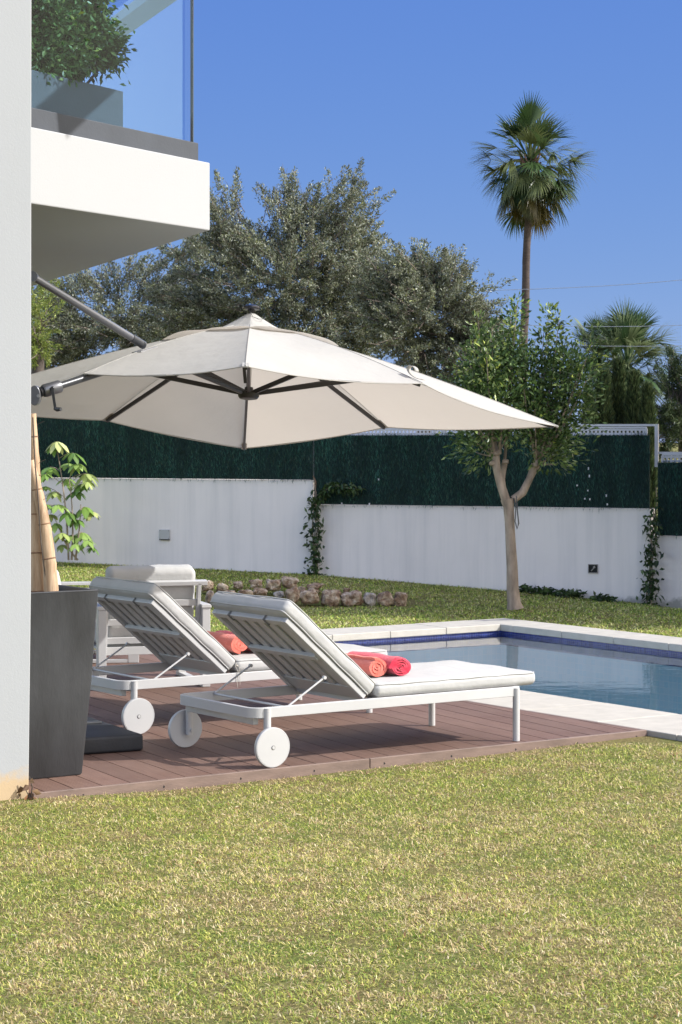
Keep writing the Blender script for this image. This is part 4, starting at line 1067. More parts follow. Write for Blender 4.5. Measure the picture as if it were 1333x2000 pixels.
# ------------------------------------------------------------------ parasol
def parasol():
    mx, my = -1.668, 11.25
    root = thing('cantilever_parasol', 'large square cream cantilever parasol tilted over the loungers', 'parasol', (mx, my, 0))
    o0 = Vector((mx, my, 0))
    n = Vector((0.026692479, 0.128317198, 1.0)).normalized(); a = Vector((0, 1, 0)).cross(n).normalized(); b = n.cross(a)
    rot = 0.047343137; Rr = 1.77; h = 0.07047; c = Vector((-0.5304301, 12.4047135, 1.7169588))
    P = []
    for k in range(8):
        t = rot-math.pi/2+k*math.pi/4; rr = Rr if k % 2 == 0 else Rr/2**.5
        P.append(c+a*(rr*math.cos(t))+b*(rr*math.sin(t))+n*(h if k % 2 else 0))
    # measured corrections towards the photographed corners
    fix = {0: (480, 714), 1: (826, 748), 2: (1091, 832), 3: (755, 834), 4: (477, 875), 5: (205, 820), 7: (165, 729)}
    for k, q in fix.items(): P[k] = at(*q, P[k].y)
    apex = c+n*.535; L = lambda p: p-o0
    def rib(k, s, lift=0): return apex.lerp(P[k], s)+n*(.035*math.sin(math.pi*s)+lift)
    ns, ntt = 16, 12; vs = []; fs = []
    rng = random.Random(3)
    for k in range(8):
        o = len(vs)
        for i in range(ns+1):
            s = i/ns
            for j in range(ntt+1):
                t = j/ntt; q = rib(k, s).lerp(rib((k+1) % 8, s), t); w4 = 4*t*(1-t)
                q = q-n*(.030*w4*s) + (c+n*.3-q)*(.035*w4*s**3)
                q = q+n*(.0035*math.sin(s*17+k*2+t*5)*w4)
                vs.append(L(q))
        for i in range(ns):
            for j in range(ntt):
                x = o+i*(ntt+1)+j; fs.append((x, x+1, x+ntt+2, x+ntt+1))
    mb = MB(); mb.add(vs, fs); cn = mb.build('canopy', M['canopy'], root); weld(cn, 2e-4)
    cn.data.set_sharp_from_angle(angle=R(8))
    # hem: a rolled edge all round, plus seams
    mb = MB(); rimpts = []
    for k in range(8):
        for j in range(ntt):
            t = j/ntt; q = rib(k, 1).lerp(rib((k+1) % 8, 1), t); w4 = 4*t*(1-t); rimpts.append(L(q-n*(.030*w4)+(c+n*.3-q)*(.035*w4)-n*.002))
    rimpts.append(rimpts[0]); mb.tube(rimpts, .0032, 6, caps=False); mb.build('hem', M['canopy'], cn, smooth=True)
    mb = MB()
    for k in range(8): mb.tube([L(rib(k, s, .001)) for s in np.linspace(.1, 1, 14)], .0022, 5)
    mb.build('seam', M['canopy'], cn, smooth=True)
    # wind vent cap with a wavy free edge
    vs = []; fs = []; ap = c+n*.600; nr = 8; nc = 64
    for i in range(nr+1):
        s = i/nr
        for j in range(nc):
            kk = j/nc*8; k = int(kk); t = kk-k; k2 = (k+1) % 8
            e = rib(k, .285).lerp(rib(k2, .285), t); w4 = 4*t*(1-t)
            q = ap.lerp(e, s)+n*(.010*s+.013*w4*s**3*(1+.5*math.sin(k*2.3))-.045*math.sin(math.pi*s)+.003*math.sin(j*.9+k)*s)
            vs.append(L(q))
    for i in range(nr):
        for j in range(nc): fs.append((i*nc+j, i*nc+(j+1) % nc, (i+1)*nc+(j+1) % nc, (i+1)*nc+j))
    mb = MB(); mb.add(vs, fs); v = mb.build('vent_cap', M['canopy'], cn, smooth=True)
    mb = MB(); q = at(489, 612, ap.y); ax = n
    def disc(mb, p, ax, prof, nn=24):
        x = ax.orthogonal().normalized(); y = ax.cross(x); vs = []; fs = []
        for r_, h_ in prof:
            for k in range(nn): t = 2*math.pi*k/nn; vs.append(p+x*(r_*math.cos(t))+y*(r_*math.sin(t))+ax*h_)
        for i in range(len(prof)-1):
            for k in range(nn): fs.append((i*nn+k, i*nn+(k+1) % nn, (i+1)*nn+(k+1) % nn, (i+1)*nn+k))
        fs.append(tuple(range(nn))[::-1]); fs.append(tuple((len(prof)-1)*nn+k for k in range(nn))); mb.add(vs, fs)
    disc(mb, L(ap), n, [(.018, -.02), (.024, .003), (.048, .008), (.052, .016), (.050, .026), (.030, .034), (.008, .037)])
    mb.build('finial', M['finial'], root, smooth=True)
    mb = MB(); lp = [L(ap+a*(-.012)-b*.03+n*.0), L(ap+a*.012-b*.075-n*.045), L(ap+a*.045-b*.10-n*.062), L(ap+a*.075-b*.08-n*.058), L(ap+a*.085-b*.045-n*.04)]
    mb.tube(lp, .0018, 5); mb.build('cap_cord', M['dark_metal'], cn, smooth=True)
    # ribs and struts
    hub = c+n*.118
    for k in range(8):
        mb = MB(); mb.bar(L(rib(k, .05, -.020)), L(rib(k, .985, -.016)), .016, .022, n)
        # bar is straight, cloth bows a little above it
        rb = mb.build('rib', M['black_rib'], root, bevel=.002)
        sm = rib(k, .50 if k % 2 == 0 else .56, -.03); dd = (sm-hub).normalized()
        mb = MB(); mb.bar(L(hub+dd*.04), L(sm), .016, .026, n); mb.build('strut', M['black_rib'], rb, bevel=.002)
        e = rib(k, 1, -.006); d_ = (rib(k, .9)-e).normalized(); mb = MB(); mb.bar(L(e+d_*.0), L(e+d_*.085), .034, .006, n); mb.build('rib_pocket', M['canopy'], rb)
    mb = MB(); disc(mb, L(hub), n, [(.02, -.032), (.050, -.026), (.060, -.014), (.062, .004), (.055, .012), (.026, .016), (.024, .04)]); mb.build('hub', M['black_rib'], root, smooth=True)
    mb = MB(); mb.tube([L(hub+n*.0), L(apex+n*.01)], .0125, 12); mb.build('centre_tube', m_simple('brushed_tube', (.42, .41, .40), .35, metallic=.8), root, smooth=True)
    mb = MB(); mb.bar(L(hub+n*.06-a*.02-b*.02), L(hub+n*.15-a*.03-b*.03), .018, .018, (0, 1, 0)); mb.build('light_switch', M['black_rib'], root)
    # mast, bracket, beam, stay
    mast_top = Vector((mx+.0, my, 2.50)); mb = MB(); mb.tube([L(Vector((mx, my, .06))), L(mast_top)], .034, 20); mb.build('mast', M['dark_metal'], root, smooth=True)
    mb = MB(); mb.lathe([(.034, .05), (.10, .055), (.10, .07), (.045, .10), (.040, .22)], (0, 0, 0), 24); mb.build('mast_foot', M['dark_metal'], root, smooth=True)
    B0 = at(78, 766, 11.28); B1 = at(158, 741, 11.42); dB = (B1-B0).normalized()
    beam_end = rib(7, .60, -.055)
    tb = thing  # keep names short
    mb = MB(); mb.tube([L(B0), L(B0+dB*.07)], .026, 16); mb.tube([L(B0+dB*.0), L(beam_end)], .019, 14); mb.tube([L(beam_end), L(hub)], .016, 12)
    mb.build('beam', M['dark_metal'], root, smooth=True)
    mb = MB(); s0 = at(84, 764, 11.28); s1 = at(118, 754, 11.33)
    mb.tube([L(s0), L(s0+(s1-s0)*.08), L(s1-(s1-s0)*.08), L(s1)], [.030, .0345, .0345, .031], 20); sl_ = mb.build('crank_housing', M['grey_metal'], root, smooth=True)
    mb = MB(); m0 = s0.lerp(s1, .6); mb.tube([L(m0-Vector((0, .034, -.0))), L(m0-Vector((0, .055, .006)))], .011, 10)
    k0 = m0-Vector((0, .055, .006)); 
    mb.bar(L(k0+Vector((0, 0, .012))), L(at(108, 797, 11.27)), .014, .010, (0, 1, 0)); mb.tube([L(at(107, 797, 11.27)), L(at(112, 799.5, 11.262)), L(at(119, 799, 11.25))], [.010, .0115, .010], 10)
    mb.build('crank_handle', M['dark_metal'], sl_, smooth=True)
    mb = MB(); bc = at(69, 768, 11.26)
    pl = []
    for t in range(20): 
        aa = 2*math.pi*t/20; pl.append(Vector((bc.x+.030*math.cos(aa)-.0, bc.y, bc.z+.052*math.sin(aa)-.012)))
    mb.add([L(p-Vector((0, .03, 0))) for p in pl]+[L(p+Vector((0, .03, 0))) for p in pl], [tuple(range(20)), tuple(range(39, 19, -1))]+[(i, 20+i, 20+(i+1) % 20, (i+1) % 20) for i in range(20)])
    mb.tube([L(Vector((mx, my, bc.z-.07))), L(Vector((mx, my, bc.z+.05)))], .042, 20)
    br = mb.build('slide_bracket', M['grey_metal'], root, smooth=True, bevel=.003)
    mb = MB(); sc_ = at(75, 773, 11.23); mb.lathe([(.003, 0), (.0085, 0), (.0085, -.004), (.003, -.004)], L(sc_), 14, 'Y'); mb.build('pivot_bolt', m_simple('steel', (.5, .5, .5), .3, metallic=.9), br)
    T0 = at(64, 540, 11.20); T1 = at(281, 674, 11.83); dT = (T1-T0).normalized()
    mb = MB(); mb.tube([L(T0), L(T1-dT*.02)], .0195, 16); st = mb.build('stay', M['grey_metal'], root, smooth=True)
    mb = MB(); mb.tube([L(T1-dT*.10), L(T1)], .0225, 14); mb.tube([L(T1+Vector((-.008, -.026, .002))), L(T1+Vector((-.008, .026, .002)))], .021, 14); mb.build('stay_joint', M['dark_metal'], st, smooth=True)
    sfp = at(283, 683, 11.84); mb = MB(); e7 = (P[7]-apex).normalized(); mb.bar(L(sfp-e7*.065), L(sfp+e7*.065), .075, .006, n); mb.build('cloth_plate', m_simple('plate', (.30, .30, .31), .4, metallic=.5), st)
    mb = MB(); mb.tube([L(Vector((mx, my, 2.40))), L(Vector((mx, my, 2.53)))], .040, 18); mb.tube([L(T0+Vector((0, -.03, 0))), L(T0+Vector((0, .04, 0)))], .028, 16); mb.bar(L(T0), L(Vector((mx, my, T0.z))), .03, .04); mb.build('mast_head', M['grey_metal'], root, smooth=True)
    # curled closing strap on the near right rib
    mb = MB(); q0 = rib(1, .93, .012); e1 = (P[1]-apex).normalized(); e2 = n.cross(e1).normalized(); vs = []; m_ = 22
    for i in range(m_+1):
        t = i/m_; ang = t*5.4; rad = .042*(1-.25*t); p = q0-a*.0+e1*(.045*math.cos(ang)*1.1+.05*t)+n*(.030+.030*math.sin(ang)*.9-.012*t)+e2*(.02*t)
        vs += [L(p-e2*.016), L(p+e2*.016)]
    fs = [(2*i, 2*i+1, 2*i+3, 2*i+2) for i in range(m_)]; mb.add(vs, fs); o = mb.build('closing_strap', M['canopy'], cn, smooth=True)
    sm_ = o.modifiers.new('s', 'SOLIDIFY'); sm_.thickness = .003
    # base
    ce = Vector((-1.668, 11.23, 0)); rb = thing('parasol_base', 'low square black parasol weight on the deck behind the pot', 'parasol base', (ce.x, ce.y, .001), R(27))
    for sx in (-1, 1):
        for sy in (-1, 1):
            q = rounded_box((.2475, .2475, .0425), .016, 3, .12).build('weight_tile', M['parasol_base'], rb); weld(q); q.location = (sx*.25, sy*.25, .0435)
    mb = MB(); mb.box((0, 0, .091), (.9, .06, .012)); mb.box((0, 0, .0915), (.06, .9, .011)); mb.build('cross_bar', M['dark_metal'], rb, bevel=.003)
parasol()

# ------------------------------------------------------------------ loungers
def lounger():
    """local x along the length (0 at the wheel axle, foot at 1.545), y across (0 near side), z up"""
    r = thing('sun_lounger', 'x', 'sun lounger', (0, 0, 0), 0); W = .74; zt = .284; ht = .050; th = .024
    # frame ring with rounded rear corners
    def ring(o_, n=8):
        x0, x1, y0, y1, rc = -.085+o_, 1.572-o_, 0+o_, W-o_, max(.075-o_, .01); pts = []
        for (cx, cy, a0) in ((x0+rc, y0+rc, 180), (x1-.012, y0+.012, 270), (x1-.012, y1-.012, 0), (x0+rc, y1-rc, 90)):
            rr = rc if cx < .5 else .012
            for k in range(n): a = R(a0+90*k/(n-1)); pts.append((cx+rr*math.cos(a), cy+rr*math.sin(a)))
        return pts
    A = ring(0); B = ring(th); n = len(A); mb = MB()
    vs = [(x, y, z) for z in (zt-ht, zt) for x, y in A]+[(x, y, z) for z in (zt-ht, zt) for x, y in B]
    fs = []
    for i in range(n):
        j = (i+1) % n
        fs += [(i, j, n+j, n+i), (2*n+j, 2*n+i, 3*n+i, 3*n+j), (n+i, n+j, 3*n+j, 3*n+i), (j, i, 2*n+i, 2*n+j)]
    mb.add(vs, fs); mb.build('frame', M['white_metal'], r, smooth=True, bevel=.002)
    mb = MB(); mb.box((-.035, W/2, zt-ht-.019), (.03, W-.10, .034)); mb.bar((.03, .03, zt-.055), (-.055, .13, zt-.05), .012, .02); mb.bar((.03, W-.03, zt-.055), (-.055, W-.13, zt-.05), .012, .02)
    mb.build('axle_bar', M['white_metal'], r, bevel=.003)
    mb = MB()
    for x in (.66, 1.1, 1.5): mb.box((x, W/2, zt-.025), (.04, W-2*th-.002, .022))
    for k in range(7): mb.box((1.10, .09+k*.0935, zt-.008), (.86, .045, .012))
    mb.build('seat_slats', M['white_metal'], r)
    for y in (.004, W-.004):
        mb = MB(); mb.tube([(1.548, y, .0), (1.548, y, zt-.008)], .0185, 16); mb.build('leg', M['white_metal'], r, smooth=True)
    for y, sgn in ((.0, -1), (W, 1)):
        mb = MB(); mb.tube([(.0, y-.002*sgn, .070), (.0, y-.002*sgn, zt-.003)], .0185, 16); mb.tube([(0, y-.03*sgn, .097), (0, y+.055*sgn, .097)], .008, 10)
        mb.build('wheel_post', M['white_metal'], r, smooth=True)
        yy = y+.040*sgn; wr = .0965
        prof = [(.012, .012), (.070, .012), (.086, .0115), (.0905, .0115), (.0915, .0105), (.0925, .0115), (wr-.001, .0105), (wr, .008), (wr, -.008), (wr-.002, -.011), (.012, -.012)]
        mb = MB(); mb.lathe([(a, h*sgn) for a, h in prof], (0, yy, .0970), 56, 'Y'); wl = mb.build('wheel', M['white_metal'], r, smooth=True)
        mb = MB(); mb.lathe([(.0, .012*sgn), (.0105, .012*sgn), (.0105, .014*sgn), (.007, .0145*sgn), (.004, .0125*sgn)], (0, yy, .097), 16, 'Y'); mb.build('hub_cap', M['strap'], wl, smooth=True)
    # backrest
    d = Vector((-.755, 0, .656)); nn = Vector((.656, 0, .755)); H0 = Vector((.594, 0, .292)); bl = .62
    P = lambda s, y, t=0: H0+d*s+nn*t+Vector((0, y, 0))
    for y in (.045, W-.045):
        mb = MB(); mb.bar(P(0, y, 0), P(bl, y, 0), .040, .026, nn); mb.build('back_stile', M['white_metal'], r, bevel=.003)
    mb = MB(); mb.bar(P(bl-.018, .066, 0), P(bl-.018, W-.066, 0), .036, .0256, nn); mb.build('back_top_rail', M['white_metal'], r, bevel=.003)
    mb = MB(); mb.bar(P(.335, .066, -.012), P(.335, W-.066, -.012), .034, .022, nn); mb.build('back_cross_rail', M['white_metal'], r, bevel=.002)
    mb = MB(); mb.bar(P(.03, .066, .002), P(.03, W-.066, .002), .10, .012, nn); mb.build('back_lower_panel', M['white_metal'], r, bevel=.002)
    mb = MB()
    for k in range(6): y = .122+k*.0992; mb.bar(P(.083, y, .003), P(bl-.037, y, .003), .054, .010, nn)
    mb.build('back_slats', M['white_metal'], r, bevel=.0015)
    for y in (.030, W-.030):
        mb = MB(); mb.tube([(.352, y, .404), (.135, y+(.0 if y < .3 else 0), .276)], .0052, 8); mb.lathe([(.009, -.008), (.009, .008)], (.352, y, .404), 12, 'Y'); mb.build('support_strut', M['white_metal'], r, smooth=True)
    mb = MB(); mb.tube([(.135, .028, .272), (.135, W-.028, .272)], .006, 8); mb.build('support_rod', M['white_metal'], r, smooth=True)
    # cushions
    Lc, T = .695, .080
    hb = rounded_box((Lc/2, (W-.03)/2, T/2), .030, 5, .05, bulge=.006, wob=.0016, seed=4); o = hb.build('back_cushion', M['cushion'], r); weld(o)
    c = H0+Vector((0, W/2, 0))+d*(Lc/2-.02)+nn*(T/2+.014)
    ang = math.atan2(d.z, d.x); o.matrix_local = Matrix.Translation(c) @ Matrix(((d.x, 0, nn.x, 0), (0, -1, 0, 0), (d.z, 0, nn.z, 0), (0, 0, 0, 1)))
    def piping(hx, hy, z, m0, par, seed):
        mb = MB(); pts = []; rc = .028
        for (sx, sy, a0) in ((1, 1, 0), (-1, 1, 90), (-1, -1, 180), (1, -1, 270)):
            for k in range(6): a = R(a0+90*k/5); pts.append(Vector((sx*(hx-rc)+rc*math.cos(a), sy*(hy-rc)+rc*math.sin(a), z)))
        fine = []
        for i in range(len(pts)):
            p, q = pts[i], pts[(i+1) % len(pts)]; m_ = max(1, int((q-p).length/.04))
            for k in range(m_): t = p.lerp(q, k/m_); fine.append(t+Vector((0, 0, .0014*math.sin(t.x*31+t.y*17+seed))))
        fine.append(fine[0]); mb.tube(fine, .0036, 6, caps=False); return mb.build('piping', m0, par, smooth=True)
    piping(Lc/2-.006, (W-.03)/2-.006, T/2-.007, M['cushion'], o, 1); piping(Lc/2-.006, (W-.03)/2-.006, -T/2+.007, M['cushion'], o, 2)
    mb = MB()                                              # two straps looped over the top rail
    for y in (.215-W/2, .545-W/2):
        xa = bl+.02-Lc/2; zb = -T/2-.014
        pts = [(xa+.030, -y, -T/2+.004), (xa+.004, -y, zb+.012), (xa+.004, -y, zb-.0165), (xa-.040, -y, zb-.0165), (xa-.040, -y, -T/2)]
        mb = MB()
        for p, q in zip(pts[:-1], pts[1:]): mb.bar(p, q, .003, .012, (0, 1, 0))
        mb.build('strap', M['strap'], o)
    Ls, Ts = 1.045, .068
    hs = rounded_box((Ls/2, (W-.02)/2, Ts/2), .028, 5, .06, bulge=.010, wob=.0018, seed=9); o2 = hs.build('seat_cushion', M['cushion'], r); weld(o2)
    o2.location = (.652+Ls/2, W/2, zt+Ts/2+.001)
    piping(Ls/2-.006, (W-.02)/2-.006, Ts/2-.006, M['cushion'], o2, 3)
    mb = MB(); x0 = -Ls/2-.004
    mb.tube([(x0, -W/2+.01, .02), (x0-.012, -W/2-.004, .0), (x0+.004, -W/2-.006, -.03), (x0-.004, -W/2-.006, -.075), (x0+.001, -W/2-.006, -.115)], .0016, 5)
    mb.tube([(x0, -W/2+.008, .015), (x0+.012, -W/2-.006, -.005), (x0+.014, -W/2-.007, -.05), (x0+.016, -W/2-.007, -.10)], .0016, 5)
    mb.lathe([(.002, -.006), (.007, 0), (.002, .006)], (x0, -W/2-.002, .004), 8); mb.build('tie_cord', M['cord'], o2, smooth=True)
    return r
L1 = lounger(); L1['label'] = 'white lounger with grey cushions nearest the lawn, its foot near the deck edge'
L1['group'] = 'white sun loungers on the deck'
L2 = copy_tree(L1); L2['label'] = 'white lounger with grey cushions farther back, its head behind the charcoal pot'
L1.location = uvp(5.672, 8.832, .002); L1.rotation_euler.z = UV_ANG
L2.location = uvp(5.712, 10.215, .002); L2.rotation_euler.z = UV_ANG
for c_ in [c for ch in L1.children for c in ch.children if c.name.startswith('tie_cord')]: bpy.data.objects.remove(c_)

# ------------------------------------------------------------------ rolled towels
def towel(label, m, lr, ax, ay, length, rad, flat, turns, seed, tilt=0.0, rz=0.0):
    """rolled towel lying across the lounger lr; ax, ay near end on the seat in lounger coordinates"""
    rng = np.random.default_rng(int(seed*10)); th = rad/turns*.86; nt_ = int(turns*30); nl = 14
    prof = []
    for side in (0, 1):
        seqi = range(nt_+1) if side == 0 else range(nt_, -1, -1)
        for i in seqi:
            t = i/nt_; a = t*turns*2*math.pi+seed; rr = rad*(.10+.90*t)-(th if side else 0)
            rr = max(rr, .002); wv = 1+.06*math.sin(a*2.3+seed)*(1-t*.7)
            prof.append((rr*math.cos(a)*wv*(1+.10), rr*math.sin(a)*wv*flat))
    zmin = min(p[1] for p in prof); n = len(prof); vs = []; fs = []
    for j in range(nl+1):
        s = j/nl; y = length*s
        k = 1+.02*math.sin(s*9+seed)+(-.0 if 0 < j < nl else -.02)
        for i, (x, z) in enumerate(prof):
            wob = .0022*math.sin(i*.55+j*1.3)+rng.normal(0, .0007)
            stag = .006*math.sin(i*.21+seed) if j == 0 else 0
            vs.append((x*k+wob, y+stag, (z-zmin)*k+wob*.6 if (z-zmin) > .012 else (z-zmin)*k))
    for j in range(nl):
        for i in range(n): fs.append((j*n+i, j*n+(i+1) % n, (j+1)*n+(i+1) % n, (j+1)*n+i))
    h = nt_+1                                              # end strips between the two spiral sides
    for j in (0, nl):
        for i in range(nt_):
            q = (j*n+i, j*n+i+1, j*n+n-2-i, j*n+n-1-i); fs.append(q if j == 0 else q[::-1])
    mb = MB(); mb.add(vs, fs); o = mb.build('rolled_towel', m, smooth=True)
    o.location = lr.location + Matrix.Rotation(UV_ANG, 3, 'Z') @ Vector((ax, ay, .284+.068+.013)); o.rotation_euler = (0, 0, UV_ANG+rz)
    return tag(o, label, 'towel', 'rolled towels on the loungers')
towel('coral rolled towel on the nearest lounger, leaning against its backrest', M['towel_coral'], L1, .795, .20, .44, .060, .88, 3.1, 1.2)
towel('red rolled towel on the nearest lounger, on the open side', M['towel_red'], L1, .925, .175, .42, .066, .80, 4.1, 2.6)
towel('coral rolled towel on the farther lounger, leaning against its backrest', M['towel_coral'], L2, .795, .20, .46, .062, .88, 3.1, 4.0)
towel('red rolled towel on the farther lounger, half hidden by the nearer backrest', M['towel_red'], L2, .925, .19, .44, .064, .84, 4.1, 5.3)

# ------------------------------------------------------------------ armchairs
def armchair():
    """local x across the back, y forward (sitter's view), origin at the rear centre on the deck"""
    r = thing('garden_armchair', 'x', 'armchair'); W = .72; Dp = .78; ha = .525; t = .052
    for sx in (-1, 1):
        x = sx*(W/2-t/2)
        mb = MB(); mb.box((x, .045, (ha-.022)/2), (t, .075, ha-.022)); mb.box((x, Dp-.045, (ha-.022)/2), (t, .075, ha-.022)); mb.box((x, Dp/2, ha-.011), (t+.012, Dp, .022)); mb.box((x, Dp/2, .012), (t-.004, Dp-.17, .024))
        mb.build('arm_frame', M['white_metal'], r, bevel=.003)
    lean = Vector((0, -.20, 1)).normalized(); nb = Vector((0, 1, .20)).normalized(); b0 = Vector((0, .13, .25)); hb = .42
    Q = lambda s, x, q=0: b0+lean*s+nb*q+Vector((x, 0, 0)); w2 = W/2-t-.012
    for sx in (-1, 1):
        mb = MB(); mb.bar(Q(0, sx*(w2-.0)), Q(hb, sx*(w2-.0)), .022, .045, (0, 1, 0)); mb.build('back_stile', M['white_metal'], r, bevel=.002)
    mb = MB(); mb.bar(Q(hb, -w2-.05), Q(hb, w2+.05), .028, .045, nb); mb.build('back_top_rail', M['white_metal'], r, bevel=.003)
    mb = MB()
    for s in (.05, .17, .29): mb.bar(Q(s, -w2), Q(s, w2), .040, .016, nb)
    mb.build('back_slats', M['white_metal'], r, bevel=.002)
    mb = MB(); mb.box((0, .10, .235), (2*w2, .03, .05)); mb.box((0, Dp-.06, .235), (2*w2, .03, .05)); mb.box((0, Dp/2, .225), (2*w2, Dp-.25, .015)); mb.build('seat_frame', M['white_metal'], r, bevel=.002)
    o = weld(rounded_box((w2-.01, .07, .245), .045, 5, .06, wob=.003, seed=5).build('back_cushion', M['cushion'], r)); o.location = Q(.262, 0, .095); o.rotation_euler = (math.atan(.20), 0, 0)
    o = weld(rounded_box((w2-.005, (Dp-.17)/2, .065), .035, 5, .06, bulge=.01, wob=.003, seed=6).build('seat_cushion', M['cushion'], r)); o.location = (0, .18+(Dp-.17)/2, .315)
    return r
A1 = armchair(); A1['label'] = 'white slatted garden armchair with grey cushions seen from behind between the pot and the loungers'; A1['group'] = 'white garden armchairs on the deck'
A2 = copy_tree(A1); A2['label'] = 'white garden armchair mostly hidden behind the bamboo, only an arm and cushion edge showing'
A1.location = uvp(0, 0, .002)+at(303, 1340, 13.7)*1.0; A1.location.z = .002; A1.rotation_euler.z = R(17)
A2.location = (at(58, 1150, 15.4).x-.02, 15.55, .002); A2.rotation_euler.z = R(-84)
for c_ in A2.children:
    if c_.name.startswith('back'): c_.location.z -= .14

# ------------------------------------------------------------------ planter and bush on the balcony
def balcony_plant():
    a = FACE(241, .15); b = FACE(20, .15); ba = BACK(a, .42); bb = BACK(b, .42)
    z0 = 3.109; z1 = HC+(850-178)*a.y/F
    a2 = a; mb = MB(); o0 = Vector((a.x, a.y, z0))
    r = thing('balcony_planter', 'long grey rectangular planter behind the balcony glass', 'planter', o0)
    a = a + Vector((SL.y, -SL.x, 0))*0
    L = lambda p: (p.x-o0.x, p.y-o0.y)
    outer = [L(p) for p in (a, b, bb, ba)]
    mb.prism(outer, 0, z1-z0); mb.build('body', M['planter'], r, bevel=.004)
    c = (a+bb)/2
    mb = MB(); ins = [tuple(Vector(p).lerp(Vector(L(c)), .08)) for p in outer]; mb.prism(ins, z1-z0-.004, z1-z0+.004); mb.build('soil', m_simple('planter_soil', (.05, .04, .03), .95), r)
    rng = np.random.default_rng(77); c0 = (a+b)/2+Vector((SL.y, -SL.x, 0)).normalized()*0; c0 = Vector((c0.x, c0.y+.30, z1))
    r = thing('balcony_shrub', 'dense green shrub growing in the balcony planter', 'shrub', c0)
    blobs = []
    for (x, y, rx) in ((95, 60, 62), (150, 70, 56), (182, 95, 40), (120, 110, 48), (60, 100, 55), (165, 40, 45), (110, 0, 60), (200, 112, 24), (170, 0, 36), (60, 20, 60), (205, 80, 20), (100, 120, 40), (75, 120, 40), (165, 118, 34), (150, -40, 50)):
        Yq = FACE(x, 0).y+.42; p = at(x, y, Yq)-c0; s = Yq/F; blobs.append((p.x, p.y, p.z, rx*s, rx*s*.6, rx*s*.8))
    C = blob_points(blobs, 230, rng, .4)
    mb = MB()
    for q in C[::6]: mb.tube([(q[0]*.4-.05, 0, -.02), (q[0]*.7, q[1]*.5, q[2]*.5), tuple(q)], [.009, .006, .003], 5)
    mb.build('stem', M['bark_dark'], r, smooth=True)
    n = 15000; cs = C[rng.integers(len(C), size=n)]; off = rng.normal(0, .038, (n, 3)); P = cs+off; D_ = nrm(off)+rng.normal(0, .5, (n, 3))+[0, 0, .2]
    Vv, Tt, Cc = leaf_arrays(P, D_, rng.uniform(.030, .048, n), .019, pick([(.08, .14, .04), (.12, .20, .055), (.05, .09, .03), (.22, .29, .08)], [4, 4, 3, 1], n, rng), rng, droop=.15)
    np_mesh('leaves', Vv, Tt, 3, M['leaf_glossy'], r, Cc)
balcony_plant()

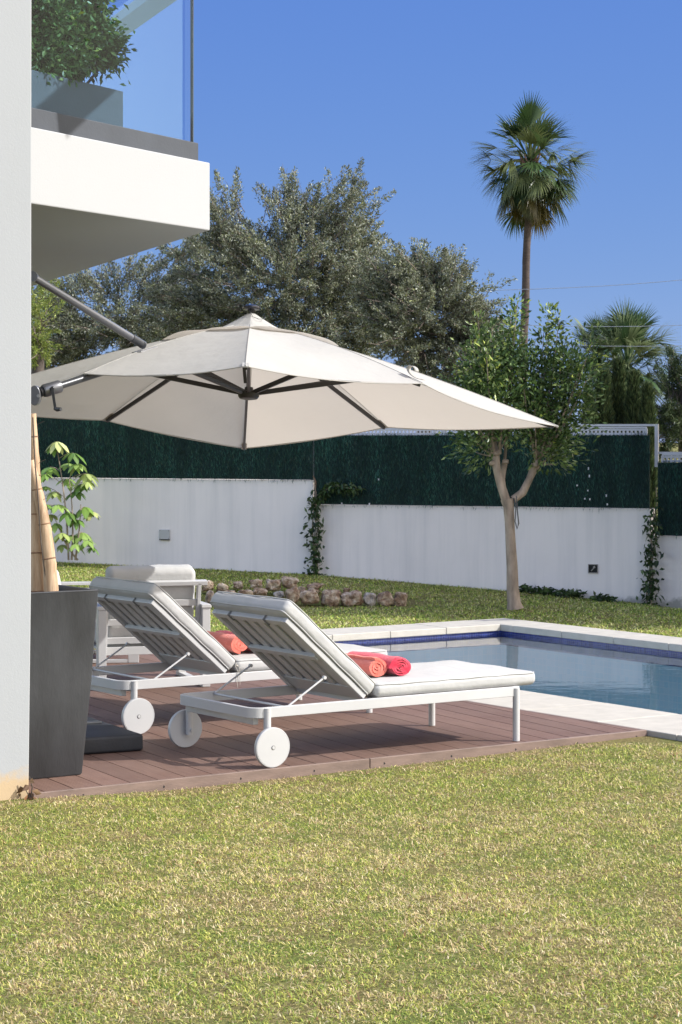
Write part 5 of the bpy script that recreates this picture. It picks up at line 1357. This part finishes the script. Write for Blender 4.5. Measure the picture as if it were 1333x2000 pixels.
# ------------------------------------------------------------------ grass
def grass():
    rng = np.random.default_rng(2)
    def blades(x, y, zg, L, W, C, lean=.9, droop=.5):
        n = len(x); az = rng.random(n)*2*np.pi; el = rng.normal(.55, .38, n).clip(.02, 1.5)
        Dh = np.stack([np.cos(az), np.sin(az), np.zeros(n)], 1); S = np.stack([-np.sin(az), np.cos(az), rng.normal(0, .35, n)], 1); S = nrm(S)
        P = np.stack([x, y, zg-.004], 1); up = np.array([0, 0, 1.0])
        c = np.cos(el)[:, None]; s = np.sin(el)[:, None]; Lc = L[:, None]; Wc = W[:, None]
        m = P+Dh*Lc*.5*c+up*Lc*.5*s; t = P+Dh*Lc*(c*.95+.12)+up*Lc*(s*.82-.10)
        Vv = np.stack([P+S*Wc*.5, P-S*Wc*.5, m-S*Wc*.45, m+S*Wc*.45, t], 1).reshape(-1, 3)
        b = np.arange(n)[:, None]*5
        Tt = np.concatenate([b+[0, 1, 2], b+[0, 2, 3], b+[3, 2, 4]], 0)
        return Vv, Tt, np.repeat(C, 5, axis=0)
    def colours(x, y, n):
        g = np.array([(.24, .33, .05), (.38, .46, .08), (.15, .24, .04)])[rng.integers(3, size=n)]
        yl = np.array([(.50, .52, .10), (.66, .61, .18)])[rng.integers(2, size=n)]
        st = np.array([(.72, .58, .32), (.62, .45, .24), (.78, .66, .42), (.30, .18, .09)])[rng.choice(4, size=n, p=[.4, .27, .23, .10])]
        f = fbm(x, y, 1.2, 0); f2 = fbm(x, y, 6.5, 5); f3 = vnoise(x, y, 26, 9); k = np.clip((f-.5)*1.3+(f2-.5)*2.4+(f3-.5)*1.2+.62, 0.0, 1.0)
        r = rng.random(n); pg = .05+.46*k; py = .34
        c = np.where((r < pg)[:, None], g, np.where((r < pg+py)[:, None], yl, st))
        return np.clip(c*rng.uniform(.5, 1.3, (n, 1)), .01, .9)
    # front lawn
    n = 1100000
    y = 4.9+rng.random(n)**.9*6.6; x = (rng.random(n)*2-1)*(.19*y+.9)
    uu, vv = touv(x, y); k = (vv < DV0-.004) & (uu < CU0-.01) & ~((uu < 4.383) & (vv > 8.79))
    edge = (vv > DV0-.07)
    k &= ~(edge & (rng.random(n) < .45))
    dens = .35+.65*smooth(.34, .46, fbm(x, y, 14, 7)); k &= rng.random(n) < dens
    x, y, vv = x[k], y[k], vv[k]; n = len(x); C = colours(x, y, n)
    e = (vv > DV0-.13) & (rng.random(n) < .7); C[e] = np.array([.50, .38, .22])*rng.uniform(.6, 1.3, (e.sum(), 1))
    Ln = rng.uniform(.011, .030, n)*(.8+.5*fbm(x, y, 5, 2)); Wn_ = rng.uniform(.0015, .0032, n)
    Ln[:3500] *= 1.15; Wn_[:3500] *= 2.1; C[:3500] = np.array([(.55, .42, .22), (.28, .15, .07), (.70, .60, .40), (.16, .10, .05)])[rng.choice(4, size=3500, p=[.4, .25, .2, .15])]
    Vv, Tt, Cc = blades(x, y, terrain(x, y)+np.where(np.arange(n) < 3500, .006, 0), Ln, Wn_, C)
    o = np_mesh('lawn_grass', Vv, Tt, 3, M['grass'], None, Cc); tag(o, 'short patchy green and straw coloured lawn grass in front of the deck', 'grass', kind='stuff')
    # lawn beyond the pool and deck
    n = 230000; y = 15+rng.random(n)*10.0; x = (rng.random(n)*2-1)*(.175*y+.8); uu, vv = touv(x, y)
    k = (y < wallY(x)-.01) & ~((x > -1.45) & (x < .72) & (y > 20.45) & (y < 21.15) & (rng.random(n) < .7)) & ~((vv < CV1+.01) & (uu < CU1+.01)) & (y > 15)
    x, y = x[k], y[k]; n = len(x); C = colours(x, y, n)*np.array([.78, .92, .70])
    Vv, Tt, Cc = blades(x, y, terrain(x, y), rng.uniform(.025, .050, n), rng.uniform(.005, .009, n), C)
    o = np_mesh('back_lawn_grass', Vv, Tt, 3, M['grass'], None, Cc); tag(o, 'sloping lawn grass between the pool and the garden wall', 'grass', kind='stuff')
grass()
